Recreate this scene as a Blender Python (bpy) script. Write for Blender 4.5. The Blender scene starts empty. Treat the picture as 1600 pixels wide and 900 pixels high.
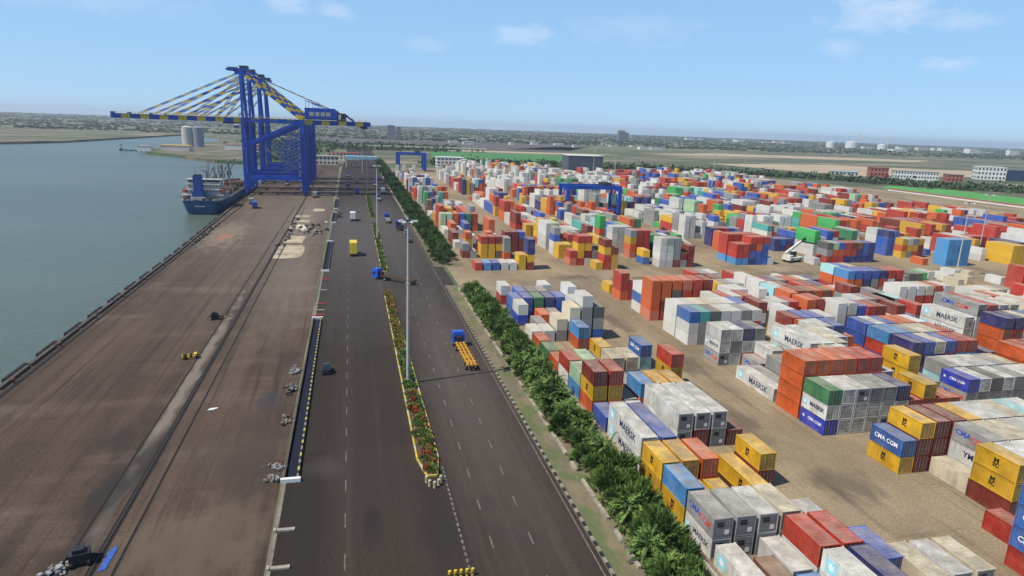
import bpy, bmesh, math, random
from mathutils import Vector, Matrix
R = math.radians
D = bpy.data
SC = bpy.context.scene
COL = SC.collection

# ------------------------------------------------------------------ camera
F, PITCH, ROLL, YAW, HCAM = 1041.4248, .237145394, .0377513445, .240221222, 46.638
cam_d = D.cameras.new("camera"); cam = D.objects.new("camera", cam_d); COL.objects.link(cam); SC.camera = cam
cam_d.sensor_width = 36; cam_d.lens = F / 1600 * 36; cam_d.clip_start = .5; cam_d.clip_end = 40000
fwd = Vector((math.sin(YAW)*math.cos(PITCH), math.cos(YAW)*math.cos(PITCH), -math.sin(PITCH)))
rt = Vector((math.cos(YAW), -math.sin(YAW), 0)); up = rt.cross(fwd)
rt2 = math.cos(ROLL)*rt + math.sin(ROLL)*up; up2 = -math.sin(ROLL)*rt + math.cos(ROLL)*up
m = Matrix((rt2, up2, -fwd)).transposed().to_4x4(); m.translation = Vector((0, 0, HCAM)); cam.matrix_world = m

# ------------------------------------------------------------------ sky and sun
SUN = Vector((-.66, -.16, 1)).normalized()
elev = math.asin(SUN.z); azim = math.atan2(SUN.x, SUN.y)
W = D.worlds.new("World"); SC.world = W; W.use_nodes = True
nt = W.node_tree; bg = nt.nodes['Background']; bg.inputs[1].default_value = .12
sky = nt.nodes.new('ShaderNodeTexSky'); sky.sky_type = 'NISHITA'; sky.sun_disc = False
sky.sun_elevation = elev; sky.sun_rotation = azim; sky.altitude = 20; sky.air_density = .8; sky.dust_density = .15; sky.ozone_density = 3.5
tc = nt.nodes.new('ShaderNodeTexCoord'); mp = nt.nodes.new('ShaderNodeMapping'); mp.inputs['Scale'].default_value = (1.6, 1.6, 7.5)
mp.inputs['Location'].default_value = (.35, .15, .2)
n1 = nt.nodes.new('ShaderNodeTexNoise'); n1.inputs['Scale'].default_value = 2.3; n1.inputs['Detail'].default_value = 6; n1.inputs['Roughness'].default_value = .55
cr = nt.nodes.new('ShaderNodeValToRGB'); cr.color_ramp.elements[0].position = .68; cr.color_ramp.elements[1].position = .9
cr.color_ramp.elements[0].color = (0, 0, 0, 1); cr.color_ramp.elements[1].color = (.75, .75, .75, 1)
mx = nt.nodes.new('ShaderNodeMix'); mx.data_type = 'RGBA'; mx.inputs[7].default_value = (5.6, 6.5, 8.0, 1)
L = nt.links.new
L(tc.outputs['Generated'], mp.inputs[0]); L(mp.outputs[0], n1.inputs['Vector']); L(n1.outputs[0], cr.inputs[0])
cl = cr.outputs[0]
n2 = nt.nodes.new('ShaderNodeTexNoise'); n2.inputs['Scale'].default_value = 22; n2.inputs['Detail'].default_value = 7; n2.inputs['Roughness'].default_value = .6
m2 = nt.nodes.new('ShaderNodeMapping'); m2.inputs['Scale'].default_value = (1, 1, 2.2); L(tc.outputs['Generated'], m2.inputs[0]); L(m2.outputs[0], n2.inputs['Vector'])
for d, rx, rz, am in [((-.0848, .9855, .1467), .03, .012, .4), ((-.0133, .9897, .1422), .025, .011, .35), ((.2405, .9625, .1254), .045, .013, .4), ((.6436, .7491, .1568), .06, .02, .55), ((.7052, .6948, .1413), .035, .01, .35), ((.7046, .7036, .0923), .026, .009, .45), ((-.3315, .937, .1304), .14, .016, .25), ((.3784, .9154, .1373), .08, .02, .18), ((.1002, .9894, .1051), .04, .012, .2), ((.6135, .7815, .1134), .03, .01, .3)]:
    a = nt.nodes.new('ShaderNodeVectorMath'); a.operation = 'SUBTRACT'; a.inputs[1].default_value = d; L(tc.outputs['Generated'], a.inputs[0])
    b_ = nt.nodes.new('ShaderNodeVectorMath'); b_.operation = 'MULTIPLY'; b_.inputs[1].default_value = (1/rx, 1/rx, 1/rz); L(a.outputs[0], b_.inputs[0])
    c_ = nt.nodes.new('ShaderNodeVectorMath'); c_.operation = 'LENGTH'; L(b_.outputs[0], c_.inputs[0])
    e_ = nt.nodes.new('ShaderNodeMath'); e_.operation = 'MULTIPLY_ADD'; e_.inputs[1].default_value = -3.4; L(n2.outputs[0], e_.inputs[0]); e_.inputs[2].default_value = 1.7
    f_ = nt.nodes.new('ShaderNodeMath'); f_.operation = 'ADD'; L(e_.outputs[0], f_.inputs[0]); L(c_.outputs['Value'], f_.inputs[1])
    g_ = nt.nodes.new('ShaderNodeMapRange'); g_.inputs[1].default_value = 1.25; g_.inputs[2].default_value = .2; g_.inputs[3].default_value = 0; g_.inputs[4].default_value = am; L(f_.outputs[0], g_.inputs[0])
    h_ = nt.nodes.new('ShaderNodeMath'); h_.operation = 'MAXIMUM'; L(cl, h_.inputs[0]); L(g_.outputs[0], h_.inputs[1]); cl = h_.outputs[0]
L(cl, mx.inputs[0]); hz = nt.nodes.new('ShaderNodeMix'); hz.data_type = 'RGBA'; hz.inputs[0].default_value = .68; hz.inputs[7].default_value = (2.6, 4.85, 7.6, 1)
sx = nt.nodes.new('ShaderNodeSeparateXYZ'); L(tc.outputs['Generated'], sx.inputs[0]); er = nt.nodes.new('ShaderNodeMapRange'); er.inputs[1].default_value = .24; er.inputs[2].default_value = .6; er.inputs[3].default_value = .72; er.inputs[4].default_value = .05; L(sx.outputs['Z'], er.inputs[0]); L(er.outputs[0], hz.inputs[0])
L(sky.outputs[0], hz.inputs[6]); L(hz.outputs[2], mx.inputs[6]); L(mx.outputs[2], bg.inputs[0])
sd = D.lights.new("sun", 'SUN'); sd.energy = 5.0; sd.angle = R(.53); sd.color = (1, .94, .84)
so = D.objects.new("sun", sd); COL.objects.link(so); so.rotation_euler = SUN.to_track_quat('Z', 'Y').to_euler()
SC.view_settings.view_transform = 'Standard'; SC.view_settings.look = 'None'; SC.view_settings.gamma = 1
SC.view_settings.exposure = .1
SC.render.resolution_x = 1024; SC.render.resolution_y = 576
SC.cycles.max_bounces = 5; SC.cycles.volume_bounces = 0
random.seed(7); HAZE = 1e-4

# ------------------------------------------------------------------ material helpers
MATS = {}
def mat(name, col, rough=.7, metal=0, var=.25, scale=1.0, col2=None, bump=0, stretch=None, objcol=False, spec=.3, dust_shade=None, overlay_amt=.0, detail=5):
    """one procedural principled material: base colour broken by noise towards a darker or second colour"""
    if name in MATS: return MATS[name]
    M = D.materials.new(name); M.use_nodes = True; t = M.node_tree; b = t.nodes['Principled BSDF']; N = t.nodes.new; l = t.links.new
    b.inputs['Roughness'].default_value = rough; b.inputs['Metallic'].default_value = metal; b.inputs['Specular IOR Level'].default_value = spec
    tcn = N('ShaderNodeTexCoord'); src = tcn.outputs['Object']
    if stretch:
        mpn = N('ShaderNodeMapping'); mpn.inputs['Scale'].default_value = stretch; l(src, mpn.inputs[0]); src = mpn.outputs[0]
    if objcol:
        oi = N('ShaderNodeObjectInfo'); va = N('ShaderNodeVectorMath'); va.operation = 'ADD'
        vs = N('ShaderNodeVectorMath'); vs.operation = 'SCALE'; vs.inputs[0].default_value = (37, 17, 71); l(oi.outputs['Random'], vs.inputs['Scale'])
        l(src, va.inputs[0]); l(vs.outputs[0], va.inputs[1]); src = va.outputs[0]
    nz = N('ShaderNodeTexNoise'); nz.inputs['Scale'].default_value = scale; nz.inputs['Detail'].default_value = detail; nz.inputs['Roughness'].default_value = .62
    l(src, nz.inputs['Vector'])
    rp = N('ShaderNodeValToRGB'); rp.color_ramp.elements[0].position = .34; rp.color_ramp.elements[1].position = .68; l(nz.outputs[0], rp.inputs[0])
    mxn = N('ShaderNodeMix'); mxn.data_type = 'RGBA'; l(rp.outputs[0], mxn.inputs[0])
    if objcol:
        dk = N('ShaderNodeMix'); dk.data_type = 'RGBA'; dk.blend_type = 'MULTIPLY'; dk.inputs[0].default_value = 1
        dk.inputs[7].default_value = (1-var,)*3 + (1,); l(oi.outputs['Color'], dk.inputs[6]); l(dk.outputs[2], mxn.inputs[6]); l(oi.outputs['Color'], mxn.inputs[7])
        out = mxn.outputs[2]
        if dust_shade:
            d2 = N('ShaderNodeMix'); d2.data_type = 'RGBA'; d2.inputs[7].default_value = (*dust_shade, 1)
            n3 = N('ShaderNodeTexNoise'); n3.inputs['Scale'].default_value = .45; n3.inputs['Detail'].default_value = 6; n3.inputs['Roughness'].default_value = .7; l(src, n3.inputs['Vector'])
            mr = N('ShaderNodeMapRange'); mr.inputs[1].default_value = .3; mr.inputs[2].default_value = .7
            mr.inputs[3].default_value = max(0, overlay_amt-.25); mr.inputs[4].default_value = min(1, overlay_amt+.3); l(n3.outputs[0], mr.inputs[0])
            l(mr.outputs[0], d2.inputs[0]); l(out, d2.inputs[6]); out = d2.outputs[2]
            ms = N('ShaderNodeMapping'); ms.inputs['Scale'].default_value = (1, 1, .1); l(src, ms.inputs[0]); n4 = N('ShaderNodeTexNoise'); n4.inputs['Scale'].default_value = 2.2; n4.inputs['Detail'].default_value = 6; n4.inputs['Roughness'].default_value = .7; l(ms.outputs[0], n4.inputs['Vector'])
            m4 = N('ShaderNodeMapRange'); m4.inputs[1].default_value = .53; m4.inputs[2].default_value = .72; m4.inputs[4].default_value = .45; l(n4.outputs[0], m4.inputs[0])
            d4 = N('ShaderNodeMix'); d4.data_type = 'RGBA'; d4.inputs[7].default_value = (.13, .075, .045, 1); l(m4.outputs[0], d4.inputs[0]); l(out, d4.inputs[6]); out = d4.outputs[2]
            n5 = N('ShaderNodeTexNoise'); n5.inputs['Scale'].default_value = .35; l(src, n5.inputs['Vector']); m5 = N('ShaderNodeMapRange'); m5.inputs[1].default_value = .35; m5.inputs[2].default_value = .65; m5.inputs[3].default_value = .78; m5.inputs[4].default_value = 1.12; l(n5.outputs[0], m5.inputs[0])
            s5 = N('ShaderNodeVectorMath'); s5.operation = 'SCALE'; l(out, s5.inputs[0]); l(m5.outputs[0], s5.inputs['Scale']); out = s5.outputs[0]
    else:
        c2 = col2 or tuple(c*(1-var) for c in col)
        mxn.inputs[6].default_value = (*c2, 1); mxn.inputs[7].default_value = (*col, 1); out = mxn.outputs[2]
    l(out, b.inputs['Base Color'])
    if bump:
        bp = N('ShaderNodeBump'); bp.inputs['Strength'].default_value = bump; bp.inputs['Distance'].default_value = .05; l(nz.outputs[0], bp.inputs['Height']); l(bp.outputs[0], b.inputs['Normal'])
    MATS[name] = M; return M

# ------------------------------------------------------------------ mesh helpers
class MB:
    def __init__(s): s.v = []; s.f = []; s.mi = []; s.mats = []
    def mid(s, m):
        if m not in s.mats: s.mats.append(m)
        return s.mats.index(m)
    def add(s, vs, fs, m):
        o = len(s.v); s.v += [tuple(v) for v in vs]; i = s.mid(m)
        for f in fs: s.f.append(tuple(o+k for k in f)); s.mi.append(i)
    def box(s, c, d, m, rz=0):
        x, y, z = (k/2 for k in d); vs = []
        for sx, sy, sz in ((-1,-1,-1),(1,-1,-1),(1,1,-1),(-1,1,-1),(-1,-1,1),(1,-1,1),(1,1,1),(-1,1,1)):
            px, py = sx*x, sy*y
            if rz: px, py = px*math.cos(rz)-py*math.sin(rz), px*math.sin(rz)+py*math.cos(rz)
            vs.append((c[0]+px, c[1]+py, c[2]+sz*z))
        s.add(vs, [(3,2,1,0),(4,5,6,7),(0,1,5,4),(1,2,6,5),(2,3,7,6),(3,0,4,7)], m)
    def bx(s, x0, x1, y0, y1, z0, z1, m): s.box(((x0+x1)/2, (y0+y1)/2, (z0+z1)/2), (x1-x0, y1-y0, z1-z0), m)
    def bar(s, a, b, w, m, h=None):
        a = Vector(a); b = Vector(b); d = b-a; L_ = d.length
        if L_ < 1e-6: return
        q = d.to_track_quat('Z', 'Y'); h = h or w; vs = []
        for z in (0, L_):
            for sx, sy in ((-1,-1),(1,-1),(1,1),(-1,1)): vs.append(a + q @ Vector((sx*w/2, sy*h/2, z)))
        s.add(vs, [(3,2,1,0),(4,5,6,7),(0,1,5,4),(1,2,6,5),(2,3,7,6),(3,0,4,7)], m)
    def striped(s, a, b, w, ms, n, h=None):
        a = Vector(a); b = Vector(b)
        for i in range(n): s.bar(a.lerp(b, i/n), a.lerp(b, (i+1)/n), w, ms[i % len(ms)], h)
    def cyl(s, a, b, r, m, n=12, r2=None):
        a = Vector(a); b = Vector(b); q = (b-a).to_track_quat('Z', 'Y'); L_ = (b-a).length; r2 = r if r2 is None else r2; vs = []
        for z, rr in ((0, r), (L_, r2)):
            for k in range(n): vs.append(a + q @ Vector((rr*math.cos(2*math.pi*k/n), rr*math.sin(2*math.pi*k/n), z)))
        fs = [(k, (k+1) % n, n+(k+1) % n, n+k) for k in range(n)] + [tuple(range(n-1, -1, -1)), tuple(range(n, 2*n))]
        s.add(vs, fs, m)
    def prism(s, pts, z0, z1, m):
        n = len(pts); vs = [(x, y, z0) for x, y in pts] + [(x, y, z1) for x, y in pts]
        s.add(vs, [tuple(range(n-1, -1, -1)), tuple(range(n, 2*n))] + [(k, (k+1) % n, n+(k+1) % n, n+k) for k in range(n)], m)
    def mesh(s, name):
        me = D.meshes.new(name); me.from_pydata(s.v, [], s.f)
        for m_ in s.mats: me.materials.append(m_)
        me.polygons.foreach_set('material_index', s.mi); me.update(); return me
    def obj(s, name, parent=None, **kw):
        o = D.objects.new(name, s.mesh(name)); COL.objects.link(o)
        if parent: o.parent = parent
        return tag(o, **kw)
def tag(o, label=None, cat=None, group=None, kind=None, loc=None, rz=None):
    if label: o['label'] = label
    if cat: o['category'] = cat
    if group: o['group'] = group
    if kind: o['kind'] = kind
    if loc is not None: o.location = loc
    if rz is not None: o.rotation_euler = (0, 0, rz)
    return o
def thing(name, label, cat, loc=(0, 0, 0), rz=0, group=None):
    o = D.objects.new(name, None); COL.objects.link(o); return tag(o, label, cat, group, loc=loc, rz=rz)
def copy_tree(o, parent=None):
    c = o.copy(); COL.objects.link(c)
    if parent: c.parent = parent
    for ch in list(o.children): copy_tree(ch, c)
    return c
def sheet(name, pts, z, m, depth=None, label=None):
    """a flat polygon (concave allowed); depth gives it vertical sides going down"""
    bm = bmesh.new(); vs = [bm.verts.new((x, y, z)) for x, y in pts]; es = [bm.edges.new((vs[k], vs[(k+1) % len(vs)])) for k in range(len(vs))]
    bmesh.ops.triangle_fill(bm, use_beauty=True, use_dissolve=False, edges=es)
    for f in bm.faces:
        if f.normal.z < 0: f.normal_flip()
    if depth:
        lo = [bm.verts.new((x, y, z-depth)) for x, y in pts]
        for k in range(len(vs)): bm.faces.new((vs[k], lo[k], lo[(k+1) % len(vs)], vs[(k+1) % len(vs)]))
    me = D.meshes.new(name); bm.to_mesh(me); bm.free(); me.materials.append(m)
    o = D.objects.new(name, me); COL.objects.link(o); return tag(o, label=label, kind='structure')
def text_mesh(s, size, m, sx=1.0):
    cu = D.curves.new('lettering', 'FONT'); cu.body = s; cu.size = size; cu.align_x = 'CENTER'; cu.align_y = 'CENTER'; cu.extrude = .012; cu.offset = size*.018
    cu.resolution_u = 2
    o = D.objects.new('tmp', cu); COL.objects.link(o); dg = bpy.context.evaluated_depsgraph_get()
    me = D.meshes.new_from_object(o.evaluated_get(dg)); D.objects.remove(o); D.curves.remove(cu)
    me.materials.clear(); me.materials.append(m)
    for v in me.vertices: v.co.x *= sx
    return me

BLUE = mat('crane_blue_paint', (.012, .075, .46), .45, var=.35, scale=.3)
YEL = mat('yellow_paint', (.72, .5, .03), .5, var=.3, scale=.6)
DARK = mat('dark_steel', (.03, .03, .035), .6, var=.4)
RUB = mat('rubber', (.02, .02, .02), .85, var=.4)
WHT = mat('white_paint', (.74, .74, .7), .55, var=.22, scale=.7)
GRY = mat('grey_steel', (.32, .33, .34), .5, var=.25)
CONC = mat('concrete', (.42, .39, .34), .9, var=.3, scale=.8)
GLS = mat('dark_glass', (.02, .03, .04), .12, var=.1, spec=.6)
RED = mat('red_paint', (.5, .04, .03), .5, var=.25)

# ------------------------------------------------------------------ ground, water, roads
def layered(name, base, layers, rough=.9, bumpd=0, spec=.2, spots=(), slab=None):
    """ground material: a base colour and a stack of noise layers (colour, scale, stretch, lo, hi, amount)"""
    M = D.materials.new(name); M.use_nodes = True; t = M.node_tree; b = t.nodes['Principled BSDF']; N = t.nodes.new; l = t.links.new
    b.inputs['Roughness'].default_value = rough; b.inputs['Specular IOR Level'].default_value = spec
    g = N('ShaderNodeNewGeometry'); cur = N('ShaderNodeRGB'); cur.outputs[0].default_value = (*base, 1); cur = cur.outputs[0]; last = None
    for i, (c, sc, st, lo, hi, am) in enumerate(layers):
        mpn = N('ShaderNodeMapping'); mpn.inputs['Scale'].default_value = (st[0], st[1], 1); mpn.inputs['Location'].default_value = (i*13.7, i*5.1, 0); l(g.outputs['Position'], mpn.inputs[0])
        nz = N('ShaderNodeTexNoise'); nz.inputs['Scale'].default_value = sc; nz.inputs['Detail'].default_value = 7; nz.inputs['Roughness'].default_value = .6; l(mpn.outputs[0], nz.inputs['Vector'])
        mr = N('ShaderNodeMapRange'); mr.inputs[1].default_value = lo; mr.inputs[2].default_value = hi; mr.inputs[4].default_value = am; l(nz.outputs[0], mr.inputs[0])
        mxn = N('ShaderNodeMix'); mxn.data_type = 'RGBA'; mxn.inputs[7].default_value = (*c, 1); l(mr.outputs[0], mxn.inputs[0]); l(cur, mxn.inputs[6]); cur = mxn.outputs[2]; last = nz
    if slab:
        br = N('ShaderNodeTexBrick'); br.inputs['Scale'].default_value = 1; br.inputs['Brick Width'].default_value = slab[0]; br.inputs['Row Height'].default_value = slab[1]; br.inputs['Mortar Size'].default_value = slab[2]; br.offset = 0
        br.inputs['Color1'].default_value = (1, 1, 1, 1); br.inputs['Color2'].default_value = (slab[4],)*3+(1,); br.inputs['Mortar'].default_value = (slab[3],)*3+(1,); l(g.outputs['Position'], br.inputs['Vector'])
        fn = N('ShaderNodeTexNoise'); fn.inputs['Scale'].default_value = 2.6; fn.inputs['Detail'].default_value = 8; fn.inputs['Roughness'].default_value = .75; l(g.outputs['Position'], fn.inputs['Vector'])
        fr = N('ShaderNodeMapRange'); fr.inputs[1].default_value = .3; fr.inputs[2].default_value = .7; fr.inputs[3].default_value = .6; fr.inputs[4].default_value = 1.32; l(fn.outputs[0], fr.inputs[0])
        q1 = N('ShaderNodeMix'); q1.data_type = 'RGBA'; q1.blend_type = 'MULTIPLY'; q1.inputs[0].default_value = 1; l(cur, q1.inputs[6]); l(br.outputs['Color'], q1.inputs[7])
        q2 = N('ShaderNodeVectorMath'); q2.operation = 'SCALE'; l(q1.outputs[2], q2.inputs[0]); l(fr.outputs[0], q2.inputs['Scale']); cur = q2.outputs[0]
    if spots:
        nz2 = N('ShaderNodeTexNoise'); nz2.inputs['Scale'].default_value = .45; nz2.inputs['Detail'].default_value = 6; mp2 = N('ShaderNodeMapping'); mp2.inputs['Scale'].default_value = (1, .35, 1); l(g.outputs['Position'], mp2.inputs[0]); l(mp2.outputs[0], nz2.inputs['Vector'])
        for (c, x, y, rx, ry, am) in spots:
            v1 = N('ShaderNodeVectorMath'); v1.operation = 'SUBTRACT'; v1.inputs[1].default_value = (x, y, 0); l(g.outputs['Position'], v1.inputs[0])
            v2 = N('ShaderNodeVectorMath'); v2.operation = 'MULTIPLY'; v2.inputs[1].default_value = (1/rx, 1/ry, 0); l(v1.outputs[0], v2.inputs[0])
            v3 = N('ShaderNodeVectorMath'); v3.operation = 'LENGTH'; l(v2.outputs[0], v3.inputs[0])
            ad = N('ShaderNodeMath'); ad.operation = 'MULTIPLY_ADD'; kn = 2.2 if ry < 40 or rx < 2 else .5; ad.inputs[1].default_value = -kn; ad.inputs[2].default_value = kn/2; l(nz2.outputs[0], ad.inputs[0])
            a2 = N('ShaderNodeMath'); a2.operation = 'ADD'; l(ad.outputs[0], a2.inputs[0]); l(v3.outputs['Value'], a2.inputs[1])
            mr = N('ShaderNodeMapRange'); mr.inputs[1].default_value = 1.15; mr.inputs[2].default_value = .45 if kn > 1 else .3; mr.inputs[3].default_value = 0; mr.inputs[4].default_value = am; l(a2.outputs[0], mr.inputs[0])
            mxn = N('ShaderNodeMix'); mxn.data_type = 'RGBA'; mxn.inputs[7].default_value = (*c, 1); l(mr.outputs[0], mxn.inputs[0]); l(cur, mxn.inputs[6]); cur = mxn.outputs[2]
    l(cur, b.inputs['Base Color'])
    if bumpd:
        bp = N('ShaderNodeBump'); bp.inputs['Strength'].default_value = bumpd; bp.inputs['Distance'].default_value = .05; l(last.outputs[0], bp.inputs['Height']); l(bp.outputs[0], b.inputs['Normal'])
    return M
m_land = layered('far_land', (.1, .125, .06), [((.055, .085, .04), .004, (1, 2.2), .42, .6, .9), ((.3, .23, .16), .0032, (1, 3.5), .5, .6, .9), ((.12, .1, .08), .009, (1, 2.5), .45, .6, .7), ((.05, .08, .035), .02, (1, 1.8), .55, .65, .7), ((.3, .27, .22), .012, (.6, 4), .62, .68, .7)])
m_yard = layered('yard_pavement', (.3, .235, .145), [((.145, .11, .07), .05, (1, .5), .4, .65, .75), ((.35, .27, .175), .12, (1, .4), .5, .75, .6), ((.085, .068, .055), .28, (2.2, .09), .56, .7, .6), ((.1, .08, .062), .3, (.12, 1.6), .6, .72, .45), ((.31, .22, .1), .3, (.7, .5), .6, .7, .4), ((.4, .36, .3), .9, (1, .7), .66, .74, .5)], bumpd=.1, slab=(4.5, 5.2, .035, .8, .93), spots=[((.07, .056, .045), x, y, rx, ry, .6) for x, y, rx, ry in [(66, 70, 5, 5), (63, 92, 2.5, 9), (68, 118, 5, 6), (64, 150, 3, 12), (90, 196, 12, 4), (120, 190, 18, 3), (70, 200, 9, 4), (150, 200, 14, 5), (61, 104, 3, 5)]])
m_quay = layered('quay_deck', (.1, .067, .047), [((.05, .032, .023), .07, (1.6, .12), .38, .62, .8), ((.18, .135, .1), .05, (.5, 1.6), .52, .75, .6), ((.036, .025, .019), .35, (1.8, .05), .5, .66, .8), ((.22, .17, .12), .9, (1, .8), .63, .75, .35), ((.04, .032, .026), .12, (1, .4), .63, .72, .5)], spots=[((.2, .17, .135), -29.1, 120, 1.1, 70, .75), ((.22, .17, .12), -50, 290, 8, 34, .7), ((.34, .14, .07), -49.5, 280, 2.6, 9, .8), ((.22, .19, .15), -22, 330, 7, 90, .5), ((.03, .024, .021), -30.5, 84, 3.2, 10, .85), ((.03, .024, .021), -28.2, 94, 2.2, 8, .85), ((.035, .027, .023), -33.5, 101, 2.6, 7, .8), ((.035, .027, .023), -38, 62, 3.5, 14, .8), ((.04, .03, .026), -12.6, 133, 2.6, 6, .6), ((.05, .037, .03), -14, 95, 5, 16, .6), ((.03, .025, .022), -30, 70, 2.6, 6, .7), ((.045, .04, .045), -14.5, 112, 2.6, 4, .6), ((.12, .09, .062), -17, 72, 9, 9, .6), ((.06, .045, .034), -17, 92, 8, 9, .55), ((.17, .14, .11), -28, 350, 42, 190, .5), ((.2, .165, .13), -18, 200, 9, 60, .4)], bumpd=.15, slab=(6.2, 8.4, .05, .62, .9))
m_asph = layered('asphalt', (.042, .0295, .0225), [((.026, .0195, .0155), .06, (1.5, .06), .4, .62, .8), ((.066, .052, .041), .2, (2.2, .03), .55, .75, .6), ((.025, .023, .023), .22, (.8, .35), .64, .72, .6), ((.1, .09, .08), .5, (.5, .5), .68, .76, .35)], rough=.85, bumpd=.08, slab=(4.3, 46, .04, .7, .84), spots=[((.1, .083, .07), 19, 120, 8.5, 75, .55), ((.11, .1, .095), 6, 300, 34, 150, .5), ((.02, .018, .017), 1.5, 72, 1.2, 5, .7), ((.07, .06, .05), -4.6, 87, 2.4, 3.5, .4), ((.024, .02, .018), 9.5, 72, 2.5, 11, .7), ((.023, .019, .016), -5.6, 74, 2.0, 12, .75), ((.1, .085, .07), 17, 120, .8, 14, .3), ((.1, .085, .07), 22.5, 130, .8, 20, .3)])
m_verge = layered('dry_verge', (.19, .155, .095), [((.12, .1, .07), .4, (1, .3), .45, .6, .7), ((.08, .12, .04), .35, (1, .5), .48, .6, .75)])
QE = [(-59.5, -80), (-59.5, 153), (-59.6, 241), (-61, 320), (-62, 343), (-64.5, 443), (-66.5, 560), (-70, 700), (-95, 765)]
coast = QE + [(-141, 788), (-176, 837), (-205, 880), (-248, 926), (-262, 1010), (-262, 1126), (-240, 1400), (-290, 1650), (-397, 1790), (-408, 1543), (-425, 1313), (-433, 1190), (-473, 1083), (-560, 1050), (-900, 1100), (-12000, 900)]
sheet('ground', [(9500, -80)] + coast[:1] + coast[1:] + [(-12000, 9000), (9500, 9000)], 0, m_land, depth=5)
# water
wm = D.materials.new('sea_water'); wm.use_nodes = True; t = wm.node_tree; b = t.nodes['Principled BSDF']
b.inputs['Roughness'].default_value = .3; b.inputs['IOR'].default_value = 1.33; b.inputs['Specular IOR Level'].default_value = .45
g = t.nodes.new('ShaderNodeNewGeometry'); mpn = t.nodes.new('ShaderNodeMapping'); mpn.inputs['Scale'].default_value = (.25, 1, 1); mpn.inputs['Rotation'].default_value = (0, 0, R(14))
nz = t.nodes.new('ShaderNodeTexNoise'); nz.inputs['Scale'].default_value = .4; nz.inputs['Detail'].default_value = 8; nz.inputs['Roughness'].default_value = .68
nb = t.nodes.new('ShaderNodeTexNoise'); nb.inputs['Scale'].default_value = .012; nb.inputs['Detail'].default_value = 4
bp = t.nodes.new('ShaderNodeBump'); bp.inputs['Strength'].default_value = 1; bp.inputs['Distance'].default_value = .9
mxw = t.nodes.new('ShaderNodeMix'); mxw.data_type = 'RGBA'; mxw.inputs[6].default_value = (.045, .075, .06, 1); mxw.inputs[7].default_value = (.13, .155, .125, 1)
l = t.links.new; l(g.outputs['Position'], mpn.inputs[0]); l(mpn.outputs[0], nz.inputs['Vector']); l(mpn.outputs[0], nb.inputs['Vector']); l(nz.outputs[0], bp.inputs['Height']); l(bp.outputs[0], b.inputs['Normal']); l(nb.outputs[0], mxw.inputs[0]); l(mxw.outputs[2], b.inputs['Base Color'])
sheet('water', [(-12000, -80), (9500, -80), (9500, 9000), (-12000, 9000)], -3, wm)
sheet('quay', [(-9.3, -79)] + [(x+.05, y) for x, y in QE[::1]][0:1] + [(x+.05, y) for x, y in QE[1:]] + [(-40, 790), (-12, 790)], .012, m_quay)
sheet('road', [(-9.3, -78), (29.4, -78), (29.4, 660), (33, 900), (33, 1400), (-6, 1400), (-6, 900), (-9.3, 660)], .02, m_asph)
sheet('yard', [(30.6, -78), (620, -78), (640, 240), (507, 300), (507, 560), (480, 640), (440, 725), (340, 765), (250, 775), (150, 800), (110, 740), (60, 660), (30.6, 640)], .014, m_yard)
sheet('verge', [(26.4, -78), (37.6, -78), (37.6, 192), (26.4, 192)], .035, m_verge)
sheet('verge', [(27.0, 219), (36.4, 219), (36.4, 900), (33.5, 900), (27, 640)], .035, m_verge)
m_field = layered('green_field', (.065, .2, .06), [((.05, .15, .05), .01, (1, 3), .4, .6, .8)])
m_tan = layered('dry_earth', (.42, .33, .22), [((.3, .24, .17), .01, (1, 3), .4, .6, .8)])
m_green = layered('green_ground', (.09, .3, .07), [((.07, .23, .06), .05, (1, 1), .4, .6, .8)])
m_land2 = layered('scrub_land', (.09, .12, .055), [((.22, .18, .12), .008, (1, 3), .45, .6, .8), ((.05, .08, .035), .02, (1, 2), .45, .6, .8)])
m_slag = layered('dark_yard', (.09, .08, .075), [((.17, .14, .12), .012, (1, 3), .45, .6, .8), ((.05, .05, .06), .02, (1, 2), .5, .6, .8)])
m_spit = layered('mud_and_earth', (.2, .165, .125), [((.1, .09, .07), .02, (1, 2), .4, .6, .85), ((.07, .09, .045), .03, (1, 1.5), .5, .6, .8)])
sheet('field', [(105, 869), (133, 1195), (375, 1163), (300, 925)], .1, m_field)
sheet('field', [(75, 1230), (90, 1300), (520, 1270), (430, 1200)], .1, m_tan)
sheet('field', [(565, 1000), (855, 1075), (1100, 950), (880, 800), (640, 760)], .1, m_tan)
sheet('field', [(509, 560), (560, 610), (600, 570), (602, 230), (509, 230)], .1, m_green)
sheet('field', [(-60, 1300), (-100, 2100), (300, 2500), (700, 1900), (420, 1330)], .1, m_slag)
sheet('field', [(620, 1380), (900, 1560), (1500, 1500), (1300, 1340)], .1, m_tan)
sheet('field', [(330, 1420), (520, 1700), (900, 1760), (800, 1480)], .1, m_land2)
sheet('mudflat', [(-470, 1090), (-428, 1250), (-700, 1330), (-2500, 1250), (-2500, 1090), (-900, 1105), (-560, 1056)], .1, m_spit)
sheet('mudflat', [(-250, 935), (-215, 1080), (-150, 1400), (-95, 1250), (-95, 900), (-170, 850)], .1, m_spit)
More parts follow.
